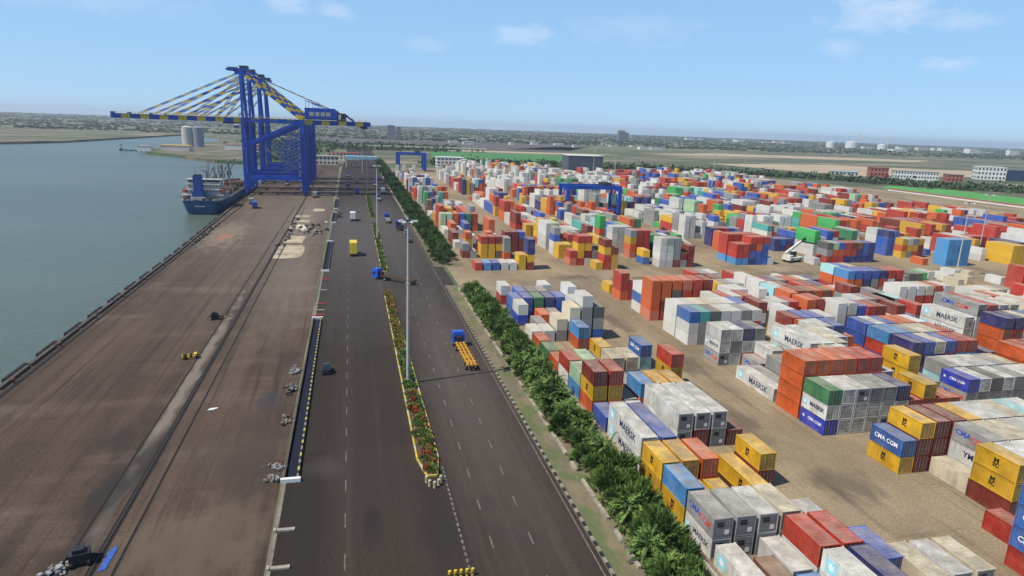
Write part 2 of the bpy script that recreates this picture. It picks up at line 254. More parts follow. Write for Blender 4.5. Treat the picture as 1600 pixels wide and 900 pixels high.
# pale patches and stains on the quay
m_pale = layered('pale_concrete', (.42, .36, .24), [((.26, .2, .15), .25, (1, .7), .4, .62, .85)])
m_white = mat('road_paint', (.2, .18, .155), .8, var=.6, scale=1.2)
m_yp = mat('yellow_road_paint', (.55, .42, .08), .8, var=.35, scale=1.2)
m_oil = layered('oil_stain', (.05, .042, .038), [((.1, .08, .068), .6, (1.5, .3), .45, .62, .85)])
for i, (x0, x1, y0, y1) in enumerate([(-27.5, -17.5, 236, 262), (-27, -18.5, 266, 283), (-27.5, -21, 300, 316), (-25.5, -19.5, 322, 330), (-27, -20, 338, 346), (-20, -14, 362, 372)]):
    p = []; random.seed(i)
    for k in range(14):
        a = 2*math.pi*k/14; w = .88+.2*random.random(); cx = math.copysign(min(1, abs(math.cos(a))*1.35), math.cos(a)); cy = math.copysign(min(1, abs(math.sin(a))*1.35), math.sin(a))
        p.append(((x0+x1)/2+(x1-x0)/2*cx*w, (y0+y1)/2+(y1-y0)/2*cy*w))
    sheet('concrete_patch', p, .03+.004*i, m_pale)
m_steel_r = mat('rail_steel', (.05, .04, .035), .6, var=.4, scale=2)
m_slot = mat('rail_slot', (.02, .017, .015), .95, var=.5, scale=2)
mb = MB()
for x in (-57.4, -27.2):
    for y0, y1 in ((-70, 380), (380, 760)):
        dx = 0 if y0 < 0 else -1.5*(x < -40)
        mb.bx(x+dx-.42, x+dx+.42, y0, y1, .03, .034, m_slot)
        mb.bx(x+dx-.09, x+dx+.09, y0, y1, .04, .11, m_steel_r)
for x in (-30.2, -24.9): mb.bx(x-.16, x+.16, -70, 380, .026, .03, m_slot)
mb.obj('crane_rail', kind='structure')
mb = MB()
m_joint = mat('joint_strip', (.26, .22, .18), .9, var=.5, scale=.8)
mb.bx(-9.5, -9.1, -70, 660, .03, .05, m_joint)
mb.obj('quay_joint', kind='structure')
# lane markings
mb = MB()
y = 40
while y < 640:
    for x in (-1.5,): mb.bx(x-.07, x+.07, y, y+3, .03, .034, m_white)
    for x in (14.9, 19.6): mb.bx(x-.09, x+.09, y+1, y+3.4, .03, .034, m_white)
    y += 8
mb.bx(25.7, 25.86, 30, 640, .03, .034, m_white); mb.bx(7.6, 7.7, 185, 230, .03, .034, m_white)
y = 40
while y < 84:
    mb.bx(11.5, 11.75, y, y+.7, .03, .06, m_white); mb.bx(11.78, 11.95, y+.3, y+1.0, .03, .055, DARK); y += 1.15
mb.obj('lane_marking', kind='structure')
m_kw = mat('kerb_white_paint', (.3, .27, .2), .8, var=.45, scale=2)
# kerbs: right verge kerb in black and white blocks
mb = MB(); y = 40; k = 0
while y < 640:
    if not 190 < y < 220:
        mb.bx(26.5, 26.85, y, y+.98, .03, .25, (m_kw, DARK)[k % 2]) if y < 320 else mb.bx(26.5, 26.85, y, y+5.9, .03, .25, CONC)
    y += 1.0 if y < 320 else 6; k += 1
mb.obj('kerb', kind='structure')
m_line = mat('verge_slab', (.42, .37, .29), .9, var=.5, scale=.9)
mb = MB(); y = 44
random.seed(3)
while y < 188:
    if random.random() < .85: mb.bx(29.7, 30.1, y, y+2.3, .03, .38+.1*random.random(), m_line)
    y += 2.4
mb.obj('slab_wall', label='low broken wall of pale concrete slabs along the roadside shrubs', cat='wall')
mb = MB(); mb.bx(37.3, 37.55, 40, 180, .02, .5, CONC); mb.obj('kerb_wall', label='long low concrete wall between shrubs and first container row', cat='wall')
# ------------------------------------------------------------------ shipping containers
CW = 2.44
m_body = mat('container_paint', (1, 1, 1), .5, var=.22, scale=.9, objcol=True, dust_shade=(.28, .17, .1), overlay_amt=.06, spec=.2)
m_roof = mat('container_roof', (1, 1, 1), .8, var=.3, scale=.7, objcol=True, dust_shade=(.34, .29, .22), overlay_amt=.48, spec=.2)
m_door = mat('container_door', (1, 1, 1), .55, var=.3, scale=1.4, objcol=True, dust_shade=(.13, .11, .09), overlay_amt=.42, spec=.2)  # dirt overlay deepened so the shade of the near ends sits in the colour
m_unit = mat('refrigeration_unit', (.2, .21, .22), .6, var=.5, scale=3)
m_bar = mat('locking_bar', (.3, .3, .3), .4, var=.3, metal=.4)
PAL = {'w': (.72, .73, .69), 'M': (.76, .76, .7), 'V': (.76, .76, .72), 'i': (.72, .64, .46), 'g': (.3, .32, .315), 'h': (.36, .38, .38), 'G': (.1, .12, .115), 'y': (.78, .45, .01), 'Y': (.72, .38, .03),
       'r': (.52, .028, .018), 'o': (.7, .115, .018), 'm': (.22, .014, .014), 'n': (.22, .09, .05), 'b': (.01, .11, .5), 'C': (.012, .14, .45), 'B': (.006, .03, .19),
       'K': (.004, .06, .58), 'l': (.05, .32, .68), 'c': (.42, .78, .8), 't': (.06, .42, .38), 'e': (.025, .24, .1), 'E': (.03, .5, .12), 'p': (.45, .68, .42), 'k': (.02, .022, .03), 's': (.7, .19, .11)}
CNAME = {'w': 'off-white', 'M': 'white lettered', 'V': 'white', 'i': 'cream', 'g': 'light grey', 'h': 'grey', 'G': 'dark grey', 'y': 'yellow', 'Y': 'ochre yellow', 'r': 'bright red', 'o': 'orange', 'm': 'maroon', 'n': 'brown',
         'b': 'blue', 'C': 'lettered blue', 'B': 'navy', 'K': 'deep blue', 'l': 'light blue', 'c': 'pale cyan', 't': 'teal', 'e': 'green', 'E': 'bright green', 'p': 'pale green', 'k': 'black', 's': 'salmon red'}
LEN = {20: 6.06, 40: 12.19}
def corr(mb, p0, p1, z0, z1, n, depth, m, inward):
    """corrugated steel panel from p0 to p1 (plan points)"""
    p0 = Vector((*p0, 0)); p1 = Vector((*p1, 0)); d = (p1-p0); nrm = Vector((*inward, 0)); pr = []
    for k in range(n):
        for a, q in ((0, 0), (.32, 0), (.5, 1), (.82, 1)):
            pr.append(p0+d*((k+a)/n)+nrm*depth*q)
    pr.append(p1); vs = [(v.x, v.y, z0) for v in pr]+[(v.x, v.y, z1) for v in pr]; N_ = len(pr)
    mb.add(vs, [(k, k+1, N_+k+1, N_+k) for k in range(N_-1)], m)
CM = {}
def cmeshes(L_, H, reefer):
    key = (L_, H, reefer)
    if key in CM: return CM[key]
    l = LEN[L_]; w = CW; mb = MB(); x = w/2
    for sx in (-1, 1):
        if reefer: mb.bx(min(sx*x, sx*(x-.05)), max(sx*x, sx*(x-.05)), .08, l-.08, .16, H-.12, m_body)
        else: corr(mb, (sx*(x-.02), .16), (sx*(x-.02), l-.16), .16, H-.12, 20 if L_ == 20 else 40, .085, m_body, (-sx, 0))
        for yy in (.07, l-.07): mb.bx(min(sx*x, sx*(x-.12)), max(sx*x, sx*(x-.12)), yy-.07, yy+.07, 0, H, m_body)
        mb.bx(min(sx*x, sx*(x-.07)), max(sx*x, sx*(x-.07)), .14, l-.14, .05, .17, m_body)
        mb.bx(min(sx*x, sx*(x-.06)), max(sx*x, sx*(x-.06)), .14, l-.14, H-.14, H-.06, m_body)
    mb.bx(-x+.12, x-.12, l-.1, l-.03, .05, H-.06, m_body)
    for zz in (.05, H-.17): mb.bx(-x+.12, x-.12, .01, .12, zz, zz+.105, m_body)
    mb.bx(-x+.08, x-.08, .1, l-.1, .02, .06, m_body)
    body = mb.mesh('body')
    mb = MB()
    if reefer: mb.bx(-x+.06, x-.06, .12, l-.1, H-.1, H-.075, m_roof)
    else: mb.bx(-x+.06, x-.06, .12, l-.1, H-.1, H-.08, m_roof)
    n = 10 if L_ == 20 else 20
    for k in range(n): yy = .3+(l-.6)*(k+.5)/n; mb.bx(-x+.2, x-.2, yy-.1, yy+.1, H-.08 if not reefer else H-.075, H-.062, m_roof)
    roof = mb.mesh('roof')
    parts = {'body': body, 'roof': roof}
    if reefer:
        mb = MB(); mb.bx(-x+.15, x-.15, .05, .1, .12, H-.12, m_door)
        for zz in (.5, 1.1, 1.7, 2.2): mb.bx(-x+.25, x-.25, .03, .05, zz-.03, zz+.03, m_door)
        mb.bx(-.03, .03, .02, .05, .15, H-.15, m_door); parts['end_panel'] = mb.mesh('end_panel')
    if reefer == 1:
        mb = MB(); mb.bx(-x+.2, x-.2, .015, .05, .25, H-.3, m_unit)
        for zz in (.6, 1.0, 1.4, 1.8): mb.bx(-x+.32, x-.32, .0, .016, zz-.02, zz+.02, m_bar)
        mb.bx(-.75, .1, -.0, .014, H-1.15, H-.5, DARK); mb.bx(.25, .8, -.0, .014, .5, 1.1, WHT)
        parts['refrigeration_unit'] = mb.mesh('refrigeration_unit')
    if not reefer:
        for s_, nm in ((-1, 'doorL'), (1, 'doorR')):
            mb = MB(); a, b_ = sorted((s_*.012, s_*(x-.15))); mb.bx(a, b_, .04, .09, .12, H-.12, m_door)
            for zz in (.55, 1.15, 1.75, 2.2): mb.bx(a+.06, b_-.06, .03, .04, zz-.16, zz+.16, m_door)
            parts[nm] = mb.mesh('door')
            mb = MB()
            for q in (.28, .82): mb.cyl((s_*q, .015, .1), (s_*q, .015, H-.1), .022, m_bar, 6); mb.bx(s_*q-.09, s_*q+.09, 0, .02, 1.0, 1.06, m_bar)
            parts[nm+'bar'] = mb.mesh('locking_bar')
    CM[key] = parts; return parts
m_navytxt = mat('navy_lettering', (.02, .035, .09), .6, var=.3)
m_blktxt = mat('black_lettering', (.015, .015, .015), .6, var=.3)
m_whttxt = mat('white_lettering', (.8, .82, .84), .6, var=.15)
m_redtxt = mat('red_lettering', (.65, .06, .04), .6, var=.2)
m_bluetxt = mat('blue_lettering', (.03, .08, .45), .6, var=.2)
m_cyan = mat('cyan_emblem', (.28, .66, .75), .6, var=.15)
def bake(me, a, z, side):
    """lay a flat mesh on the long side; side=-1 left (reads far to near), +1 right"""
    M = Matrix(((0, 0, side, 0), (side, 0, 0, 0), (0, 1, 0, 0), (0, 0, 0, 1))); me = me.copy(); me.transform(M @ Matrix.Translation((a, z, 0))); return me
def square(w, m):
    mb = MB(); mb.bx(-w/2, w/2, -w/2, w/2, 0, .012, m); return mb.mesh('emblem')
def star(r, m):
    mb = MB(); p = []
    for k in range(14):
        rr = r if k % 2 == 0 else r*.45; p.append((rr*math.sin(math.pi*k/7), rr*math.cos(math.pi*k/7)))
    mb.prism(p, .012, .02, m); return mb.mesh('emblem')
TXT = {}
def letter_parts(code, L_):
    if code == 'M':
        if L_ == 40: return [(text_mesh('MAERSK', 1.6, m_navytxt), 1.2, 0), (square(1.5, m_cyan), -4.6, .0), (star(.62, m_whttxt), -4.6, 0)]
        return [(text_mesh('MAERSK', .95, m_navytxt), .7, 0), (square(.9, m_cyan), -2.25, .0), (star(.36, m_whttxt), -2.25, 0)]
    if code in 'y': return [(text_mesh('M', .78, m_blktxt, 1.25), 0, .34), (text_mesh('SC', .78, m_blktxt), 0, -.3)]
    if code == 'C': return [(text_mesh('CMA CGM', .95, m_whttxt), 0, 0)]
    if code == 'K': return [(text_mesh('CMA CGM', .7, m_whttxt), .6, .1), (star(.35, m_whttxt), -2.1, .1)]
    if code == 'h': return [(text_mesh('CMA', 1.15 if L_ == 20 else 1.5, m_bluetxt), -1.3*(1 if L_ == 20 else 1.6), .1), (text_mesh('CGM', 1.15 if L_ == 20 else 1.5, m_redtxt), 1.2*(1 if L_ == 20 else 1.6), -.1)]
    if code == 'V': return [(text_mesh('YML', 1.2, m_navytxt), .4, 0)]
    return None
def lettering(code, L_):
    k = (code, L_)
    if k not in TXT:
        p = letter_parts(code, L_); TXT[k] = None if p is None else [(s, bake(me, a, z, s)) for s in (-1, 1) for me, a, z in p]
    return TXT[k]

CONT = []      # every container: x(left), y(near), z, length, height, code, block label data
def put(x, y, codes, L_=20, h=2.59, blk=None, col=None, row=None):
    z = .03
    for t, c in enumerate(codes):
        if c != '.': CONT.append(dict(x=x, y=y, z=z, L=L_, h=h, c=c, t=t+1, n=len(codes), blk=blk, col=col, row=row))
        z += h+.015
def A(c, k, codes, L_=20, h=2.59): put(38.4+2.87*c, 52+6.5*k, codes, L_, h, 'A', c, k)
def B(c, k, codes, L_=20, h=2.59, x=None, y=None): put(x if x else 73.2+2.62*c, y if y else 52+6.5*k, codes, L_, h, 'B', c, k)
def C_(x, y, codes, L_=20, h=2.59): put(x, y, codes, L_, h, 'C', round((x-106)/2.75), round((y-52)/6.5))
# ---- block beside the roadside shrubs
A(0,-1,'M',40); put(41.3, 42.7, 'n', 40, 2.59, 'A', 1, -1); A(2,0,'w'); A(3,0,'wr'); A(4,0,'gr'); A(2,-1,'l')
put(47.0, 39.4, 'wM', 40, 2.59, 'A', 3, -1); put(50.1, 39.4, 'gB', 40, 2.59, 'A', 4, -1); A(6,0,'b')
for i, x in enumerate((57.9, 60.95, 64.0)): put(x, 48.4, 'i' if i != 1 else 'w', 20, 2.59, 'A', 7+i, 0)
A(0,1,'Mh'); A(1,1,'gg'); A(2,1,'gw'); A(3,1,'gi'); A(4,1,'w'); A(5,1,'w')
A(0,2,'yl'); A(1,2,'Y'); A(2,2,'y'); A(0,3,'yy'); A(1,3,'yY'); A(2,3,'ro'); A(4,2,'y',40); A(5,3,'my')
A(0,4,'MM',40,2.75); A(1,4,'gb',40,2.65); A(2,4,'g',40)
for c, s in ((3,'ww'), (4,'mw'), (5,'gw')): put(38.4+2.87*c, 83.9, s, 40, 2.9, 'A', c, 5)
A(6,4.9,'m'); A(0,6,'b'); A(1,6,'g'); A(2,6,'w')
A(0,7,'oym'); A(1,7,'oyr'); A(2,7,'g'); A(3,7,'ol'); A(4,7,'wY'); A(5,7,'wY'); A(6,7,'n')
A(0,8,'lp'); A(1,8,'gg'); A(2,8,'g'); A(3,8,'g'); A(4,8,'n'); A(5,8,'g'); A(6,8,'wyr')
A(0,9,'wr'); A(1,9,'gp'); A(2,9,'n'); A(3,9,'gi'); A(4,9,'gi')
A(0,10,'o'); A(3,10,'gy'); A(6,10,'cC'); A(0,11,'e'); A(0,12,'o'); A(3,12,'ol')
A(0,13,'M'); A(1,13,'M'); A(2,13,'gi'); A(3,13,'gwi'); A(4,13,'gggw'); A(5,13,'bgG'); A(1,14,'g'); A(4,14,'bgw')
A(0,15,'KM'); A(2,15,'o'); A(3,15,'g'); A(0,16,'bC'); A(1,16,'bb'); A(2,16,'Ge'); A(3,16,'BB'); A(4,16,'bb'); A(5,16,'ggw'); A(6,16,'gg')
A(1,17,'gb'); A(2,17,'gG'); A(3,17,'gg'); A(0,18,'rM'); A(2,18,'g'); A(4,18,'gw')
# ---- second block
put(71.9, 45.7, 'rCCC', 20, 2.59, 'B', 0, -1); put(75.9, 52.2, 'r', 20, 2.59, 'B', 1, 0)
for c, s in enumerate(('myy', 'www', 'wcw', 'gww', 'rwo')): put(80.7+2.8*c, 58.9, s, 20, 2.59, 'B', 3+c, 1)
for c, s in enumerate(('i', 'wVh', 'gwi', 'ggi', 'rww', 'row')): put(80.8+2.75*c, 65.2, s, 20, 2.59, 'B', 3+c, 2)
for c, s in enumerate(('yC', 'mmy', 'mmm', 'mmm', 'mmy', 'www', 'wnw', 'gri', 'orc', 'oow')): put(75.7+2.7*c, 71.6, s, 20, 2.59, 'B', 1+c, 3)
for c, s in enumerate(('KMe', 'www', 'www', 'wwg', 'wwg', 'gwB', 'gr', 'gry', 'gr', 'wo')): B(c,5,s, y=84.4)
for c, s in enumerate(('oooo', 'oooo', 'orro', 'oroo', 'orrr', 'ooor', 'wgw', 'wg', 'yyyy', 'gr', 'gg')): B(c,6,s, y=91)
B(0,7,'M',40, y=98); B(1,7,'g',40, y=98); B(2,7.8,'gg'); B(3,7.8,'ho')
for c in (5,6): B(c,7.2,'wwi' if c == 5 else 'wwM',40,2.75)
B(3,9,'ow'); B(2,9,'h')
put(84.6, 104.4, 'MMM', 40, 2.85, 'B', 4, 8); put(87.6, 104.4, 'www', 40, 2.85, 'B', 5, 8); put(90.5, 104.4, 'wwi', 40, 2.85, 'B', 6, 8); put(93.4, 108, 'wwM', 40, 2.8, 'B', 7, 9)
for c, s in enumerate(('hMw', 'wgw', 'owB', 'gwg')): B(c,10,s, y=117)
for c, s in enumerate(('MMC', 'ggt', 'ggG', 'www', 'wiw', 'gwg', 'wrw')): B(c,12,s, y=130.3)
for c, s in enumerate(('MMM', 'gww', 'gwi', 'wwi', 'wgw', 'wrw', 'rwb')): B(c,13,s, y=136.8)
for c, s in enumerate(('sooo', 'rmoo', 'moGo', 'rrrs', 'orrr', 'mrmm')): B(c,15,s, x=73.0+2.87*c, y=150)
for c, s in enumerate(('MCM', 'rrr', 'rro', 'rrr')): B(c,16,s, x=73.3+2.87*c, y=156.4)
for c, s in enumerate(('orr', 'rr')): B(c,18,s, y=170.3)
B(0,19,'y', y=178.6)
rnd = random.Random(11)
def pal(s): return rnd.choice(s)
for k in range(10, 19):                       # packed interior of the second block
    for c in range(7, 11):
        if k in (12,) and c < 8: continue
        s = ''.join(pal('wwwMgrromby') for _ in range(rnd.choice((2, 3, 3)))); B(c, k, s, x=74.4+2.87*c)
for k in (14, 16, 17):
    for c in range(4, 7):
        B(c, k, ''.join(pal('wrrmobg') for _ in range(2 if k != 14 else 3)), x=74.4+2.87*c)
# ---- third block
C_(106.3,167.4,'rrr'); C_(106.3,161,'MMM',20,2.85); C_(106.3,154.5,'MMM',20,2.85); C_(106.3,148,'rCc',20,2.8); C_(106.3,141.2,'ooo',20,2.9); C_(106.6,134.8,'ooo',20,2.85)
C_(109.4,135.4,'oor',20,2.85); C_(112.3,131,'gwM',20,2.85); C_(115.2,131,'ggw',20,2.85); C_(118.2,131,'gwb',20,2.6)
C_(100.2,121.4,'gM',20,2.9); C_(103.2,121.4,'gg',20,2.9)
for y, row in ((117.3, ('obb','wbw','ggb','wno','gwo','gwM')), (110.8, ('brl','gbl','rBg','wri','gri','wcr')), (104.3, ('yBBB'[:3],'bBb','BBi','Brb','Blr','Blr'))):
    for c, s in enumerate(row): C_(108.4+2.68*c, y, s)
for c, s in enumerate(('hK','gw','gG','gw','gg','gw','gw','gi','gr','gw','gg')): C_(108.2+2.68*c, 91, s)
for c, s in enumerate(('cg','.w','gw','gw','gg','gi')): C_(108.2+2.68*c+2.68, 97.5, s.replace('.', 'g'))
C_(126.6,103.8,'gB'); C_(128.2,97.6,'roo'); C_(131,98,'rmr'); C_(133.8,98,'rrr')
C_(136.8,109.6,'oooB'); C_(139.6,109.6,'wrrB'); C_(142.3,109.6,'gwwi'); C_(145,109.6,'gwwb'); C_(136.8,98.5,'wow'); C_(139.6,98.5,'oow'); C_(142.3,98.5,'rww')
C_(134.4,117,'MMM',40,2.85); C_(137.4,117,'wwwh',40,2.85); C_(140.4,117,'wwwr',40,2.8); C_(143.4,117,'wwww',40,2.8); C_(146.4,117,'wwwi',40,2.8)
for y in (124, 130.5, 137, 143.5, 150):
    for c in range(5 if y == 124 else (8 if y > 140 else 5), 11 if y > 125 else 9):
        if rnd.random() < .9 and not (y == 124 and c > 6): C_(106.3+2.8*c, y, ''.join(pal('wwgrommbBn') for _ in range(3 if rnd.random() < .6 else 2)))
for y in (156.5, 163, 169.5):
    for c in range(2, 11):
        if rnd.random() < .85: C_(106.3+2.8*c, y, ''.join(pal('wgromnB') for _ in range(2)))
C_(131, 137, 'gwt'); C_(133.8,137,'gwc')
# small ones standing in the open before the cross aisle
C_(134.6,184,'M'); C_(139.5,181,'w'); C_(142.4,181,'g'); C_(110,186,'g')
# ---- fourth block
def D_(c, y, s, x=None, L_=20): put(x if x else 146.3+2.95*c, y, s, L_, 2.59, 'D', c, round((y-52)/6.5))
for c, s in enumerate(('ool', 'mob', 'cBb', 'rgb', 'grB', 'wwr', 'wmr')): D_(c, 168.7, s)
D_(0,175.3,'roc'); D_(1,175.3,'gob'); D_(2,175.3,'ggi')
for c, s in enumerate(('wMM', 'gww', 'wrw', 'mri', 'wnr', 'gww')): D_(c, 148.5, s)
for k in range(6):
    for c in range(0, 7):
        if rnd.random() < .8: D_(c+8, 120+6.5*k, ''.join(pal('wwwigr') for _ in range(2)), L_=20)
for (x, y, s) in ((186, 186, 'G'), (188.9, 186, 'G'), (192, 187, 'E'), (196, 188, 'w'), (200, 184, 'w'), (209, 190, 'w'), (213, 188, 'i'), (180, 183, 'g'), (176, 180, 'w'), (204, 180, 'i'), (196, 176, 'i'), (216, 178, 'w')):
    put(x, y, s, 20, 2.59, 'D', round((x-146)/2.9), round((y-52)/6.5))
# ---- first rows beyond the cross aisle
def X(x, y, cols, L_=20, p=2.72, h=2.59):
    for c, s in enumerate(cols): put(x+p*c, y, s, L_, h, 'X', round((x+p*c-38)/2.8), round((y-209)/6.5))
X(39.2, 212, ('r','l','b','w','w','yy','myBB'), p=2.95)
X(38.4, 233.5, ('mg','g')); X(45, 233, ('yyr','yyr','Gym'), p=2.75); X(56.2, 244, ('yym','mmm','mmb'), p=2.8); X(41, 243, ('tyo','r','rro'), p=4)
X(73.7, 237.5, ('wwbg','my','myr')); X(73.7, 231, ('yy','yy')); X(74, 218.4, ('sr','ryyr','wmyr','gg')); X(80.9, 210.6, ('y','rrym','YYm')); X(84.5, 228, ('kk','kk'))
X(97.2, 252, ('oEoEE',)); X(98.2, 240.5, ('Cwww','wwww','wwiw')); X(101.8, 231, ('soyg','rrrr','rrrr')); X(101.8, 218.6, ('Cy',)); X(105.6, 213.2, ('wwww','wwwg','mggg','gm','mmm'))
X(137.2, 215.5, ('lrr','lrr','Bbmr','bbor','bbbr'), p=2.7); X(137.2, 222.5, ('lrrr','brrr','rbrr','bbrr','bbbr'), p=2.7); X(150.6, 215.5, ('w',))
X(169.5, 214, ('w',)); X(177.4, 217.5, ('rgG','rop','rob','Brr','Brm','BBn','Bbb','BBB')); X(186.4, 253.5, ('yyy','yyY')); X(224.2, 208.5, ('llll','llll','llll','llll'), p=2.7)
X(219.8, 226, ('yoy','gyw','rYg','mmY')); X(256.5, 209, ('yyy','yyy','Yyy'), 40); X(266, 216, ('yyB','yyB','yB'), 40); X(261, 232, ('rrr','rrr','rmr')); X(171.5, 242, ('BB','Bb','mB'))
X(149, 254, ('BBB','Bbm','BBr','rmb','Brg')); X(228, 240, ('gmwr','mwr','rwy'))
for c in CONT: c['front'] = True
taken = {}
for c in CONT:
    if c['blk'] == 'X':
        for dy in (0, 6, -6): taken[(round(c['x']/2.9), round((c['y']+dy)/6.5))] = 1
# ---- the rest of the yard: long blocks with lanes, coloured in runs
far = []
def inside(x, y):
    lim = [(57, 600), (72, 600), (137, 795), (176, 740), (230, 650), (300, 670), (388, 670)]
    if x > 386: return False
    if x < 57: return y < 600
    for (x0, y0), (x1, y1) in zip(lim, lim[1:]):
        if x0 <= x <= x1: return y < y0+(y1-y0)*(x-x0)/(x1-x0)-8
    return False
bxs = [38.4, 74, 106, 146.5, 181, 216, 251, 286, 321, 356]
pals = ['rrombbyygw', 'rroommor', 'wwggrm', 'BbbBBmb', 'yyyYrro', 'wwwMwwg', 'wwgrbo', 'eEptwrob', 'romnyrbBgwgEco', 'wgwwwgb']
for bi, bx0 in enumerate(bxs):
    y = 211.0
    while y < 800:
        L_ = 40 if rnd.random() < .45 else 20; st = LEN[L_]+.45
        if rnd.random() < .12: y += rnd.choice((9, 12, 18)); continue
        run = rnd.choice(pals if y < 470 or bx0 > 250 else [pals[5]]*5+[pals[0], pals[6], pals[7]]); top = rnd.choice((2, 3, 3, 4, 4))
        if y < 228: top = rnd.choice((0, 1, 2, 3))
        for c in range(7 if bi % 2 == 0 else 8):
            x = bx0+2.9*c
            if not inside(x, y) or (bi < 2 and c > 5) or (bi == 1 and y > 640) or (bi == 0 and y > 610): continue
            if y < 262 and any((round(x/2.9)+i, round((y+q)/6.5)) in taken for i in (0,) for q in (0, 6)): continue
            if y < 228 and 116 < x < 136: continue
            if y < 262 and (150 < x < 178): continue
            h = max(0, top-rnd.choice((0, 0, 0, 1, 1, 2, 3)))
            if rnd.random() < .08: h = 0
            cc = rnd.choice(run)
            for t in range(h):
                if rnd.random() < .3: cc = rnd.choice(run)
                far.append(dict(x=x, y=y, z=.03+t*2.6, L=L_, h=2.59, c=cc, t=t+1, n=h, front=False))
        y += st
# nearer right-hand ground behind the named blocks, out to the frame edge
for bx0 in (181, 216, 251, 286):
    y = 60.0
    while y < 176:
        for c in range(7):
            x = bx0+2.9*c; h = rnd.choice((1, 2, 2, 3)); cc = rnd.choice('wwwwgirro')
            if x < .95*y+42 or y > 150 and bx0 < 216: continue
            for t in range(h): far.append(dict(x=x, y=y, z=.03+t*2.6, L=20, h=2.59, c=cc, t=t+1, n=h, front=False))
        y += 6.5
# ---- which containers become individual things: in frame, not buried, largest first
def px(p):
    v = Vector(p)-Vector((0, 0, HCAM)); w = v.dot(fwd)
    if w < 1: return None
    return 800+F*v.dot(rt2)/w, 450-F*v.dot(up2)/w, w
occ = {}
for i, c in enumerate(CONT):
    occ.setdefault((round(c['x']/1.4), round(c['y']/3.2)), []).append((i, c['t']))
def covered(c):
    """a higher or equal tier right above, before its near end and at its left"""
    def has(dx, y0, t):
        for o in CONT:
            if abs(o['x']-(c['x']+dx)) < .9 and o['y']-.6 <= y0 <= o['y']+LEN[o['L']]+.6 and o['z'] >= t-.3 and o['z'] <= t+2.5: return True
        return False
    yc = c['y']+LEN[c['L']]/2
    return has(0, yc, c['z']+c['h']) and has(0, c['y']-3, c['z']) and has(-2.8, c['y']+1, c['z']) and has(-2.8, c['y']+LEN[c['L']]-1, c['z'])
for c in CONT:
    q = px((c['x']+1.2, c['y']+LEN[c['L']]/2, c['z']+1.3)); q2 = px((c['x'], c['y']+LEN[c['L']], c['z']+2.5))
    vis = any(a and -5 < a[0] < 1605 and -5 < a[1] < 905 for a in (q, q2)); c['rank'] = 1e9
    if vis and not covered(c): c['rank'] = (q[2] if q else 30)/math.sqrt(LEN[c['L']]/6.06)
CONT.sort(key=lambda c: c['rank'])
IND = [c for c in CONT[:300] if c['rank'] < 1e8]; rest = CONT[len(IND):]+far
ORD = ['first', 'second', 'third', 'fourth', 'fifth', 'sixth', 'seventh', 'eighth', 'ninth', 'tenth', 'eleventh', 'twelfth', 'thirteenth', 'fourteenth', 'fifteenth', 'sixteenth', 'seventeenth', 'eighteenth', 'nineteenth', 'twentieth', 'twenty-first', 'twenty-second', 'twenty-third', 'twenty-fourth', 'twenty-fifth', 'twenty-sixth', 'twenty-seventh', 'twenty-eighth']
BLK = {'A': 'block beside roadside shrubs', 'B': 'second yard block', 'C': 'third yard block', 'D': 'fourth yard block', 'X': 'stacks past the cross aisle'}
# ordinals of column and row inside each block
for b_ in 'ABCDX':
    for key, axis, tol in (('cn', 'x', 1.6), ('rn', 'y', 3.0)):
        vals = sorted({round(c[axis], 1) for c in IND if c['blk'] == b_}); grp = []
        for v in vals:
            if not grp or v-grp[-1][0] > tol: grp.append([v])
            else: grp[-1].append(v)
        lut = {v: i for i, g_ in enumerate(grp) for v in g_}
        for c in IND:
            if c['blk'] == b_: c[key] = lut[round(c[axis], 1)]
used = set()
def vcol(code, r):
    k = PAL[code]; f_ = .78+.26*r.random(); return tuple(min(.9, v*f_) for v in k)
cr_ = random.Random(5)
def clab_safe(c):
    tier = 'alone on the ground' if c['n'] == 1 else ('bottom' if c['t'] == 1 else ('top' if c['t'] == c['n'] else ORD[c['t']-1]+' tier'))
    size = 'long' if c['L'] == 40 else 'short'
    for extra in ('', 'left half of ', 'right half of ', 'near side of ', 'far side of '):
        s = f"{size} {CNAME[c['c']]} container, {tier}, {ORD[min(c['cn'],27)]} column, {extra}{ORD[min(c['rn'],27)]} row, {BLK[c['blk']]}"
        if s not in used: used.add(s); return s
    used.add(s); return s
for c in IND:
    reef = c['c'] in 'wMigh' and not (c['c'] == 'M' and c['L'] == 20 and cr_.random() < .5)
    if reef: reef = 1 if (c['blk'] == 'A' and (c['row'] in (0, 1, 5, 13)) or cr_.random() < .12) else 2
    pm = cmeshes(c['L'], c['h'], reef); small = c['rank'] > 190
    col_ = (*vcol(c['c'], cr_), 1); l_ = LEN[c['L']]
    root = thing('shipping_container', clab_safe(c), 'container', (c['x']+CW/2, c['y'], c['z']), 0, 'shipping containers stacked in the yard')
    for nm, me in pm.items():
        if nm.endswith('bar'): continue
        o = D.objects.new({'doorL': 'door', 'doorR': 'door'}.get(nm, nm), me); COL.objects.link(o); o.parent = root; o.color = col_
        if nm in ('doorL', 'doorR') and c['rank'] < 150:
            o2 = D.objects.new('locking_bar', pm[nm+'bar']); COL.objects.link(o2); o2.parent = o
    lt = lettering(c['c'], c['L'])
    if lt:
        for s_, me in lt:
            o = D.objects.new('emblem' if me.name.startswith('emblem') else 'lettering', me); COL.objects.link(o); o.parent = root; o.location = (s_*(CW/2+.003), l_/2, c['h']/2+.05)
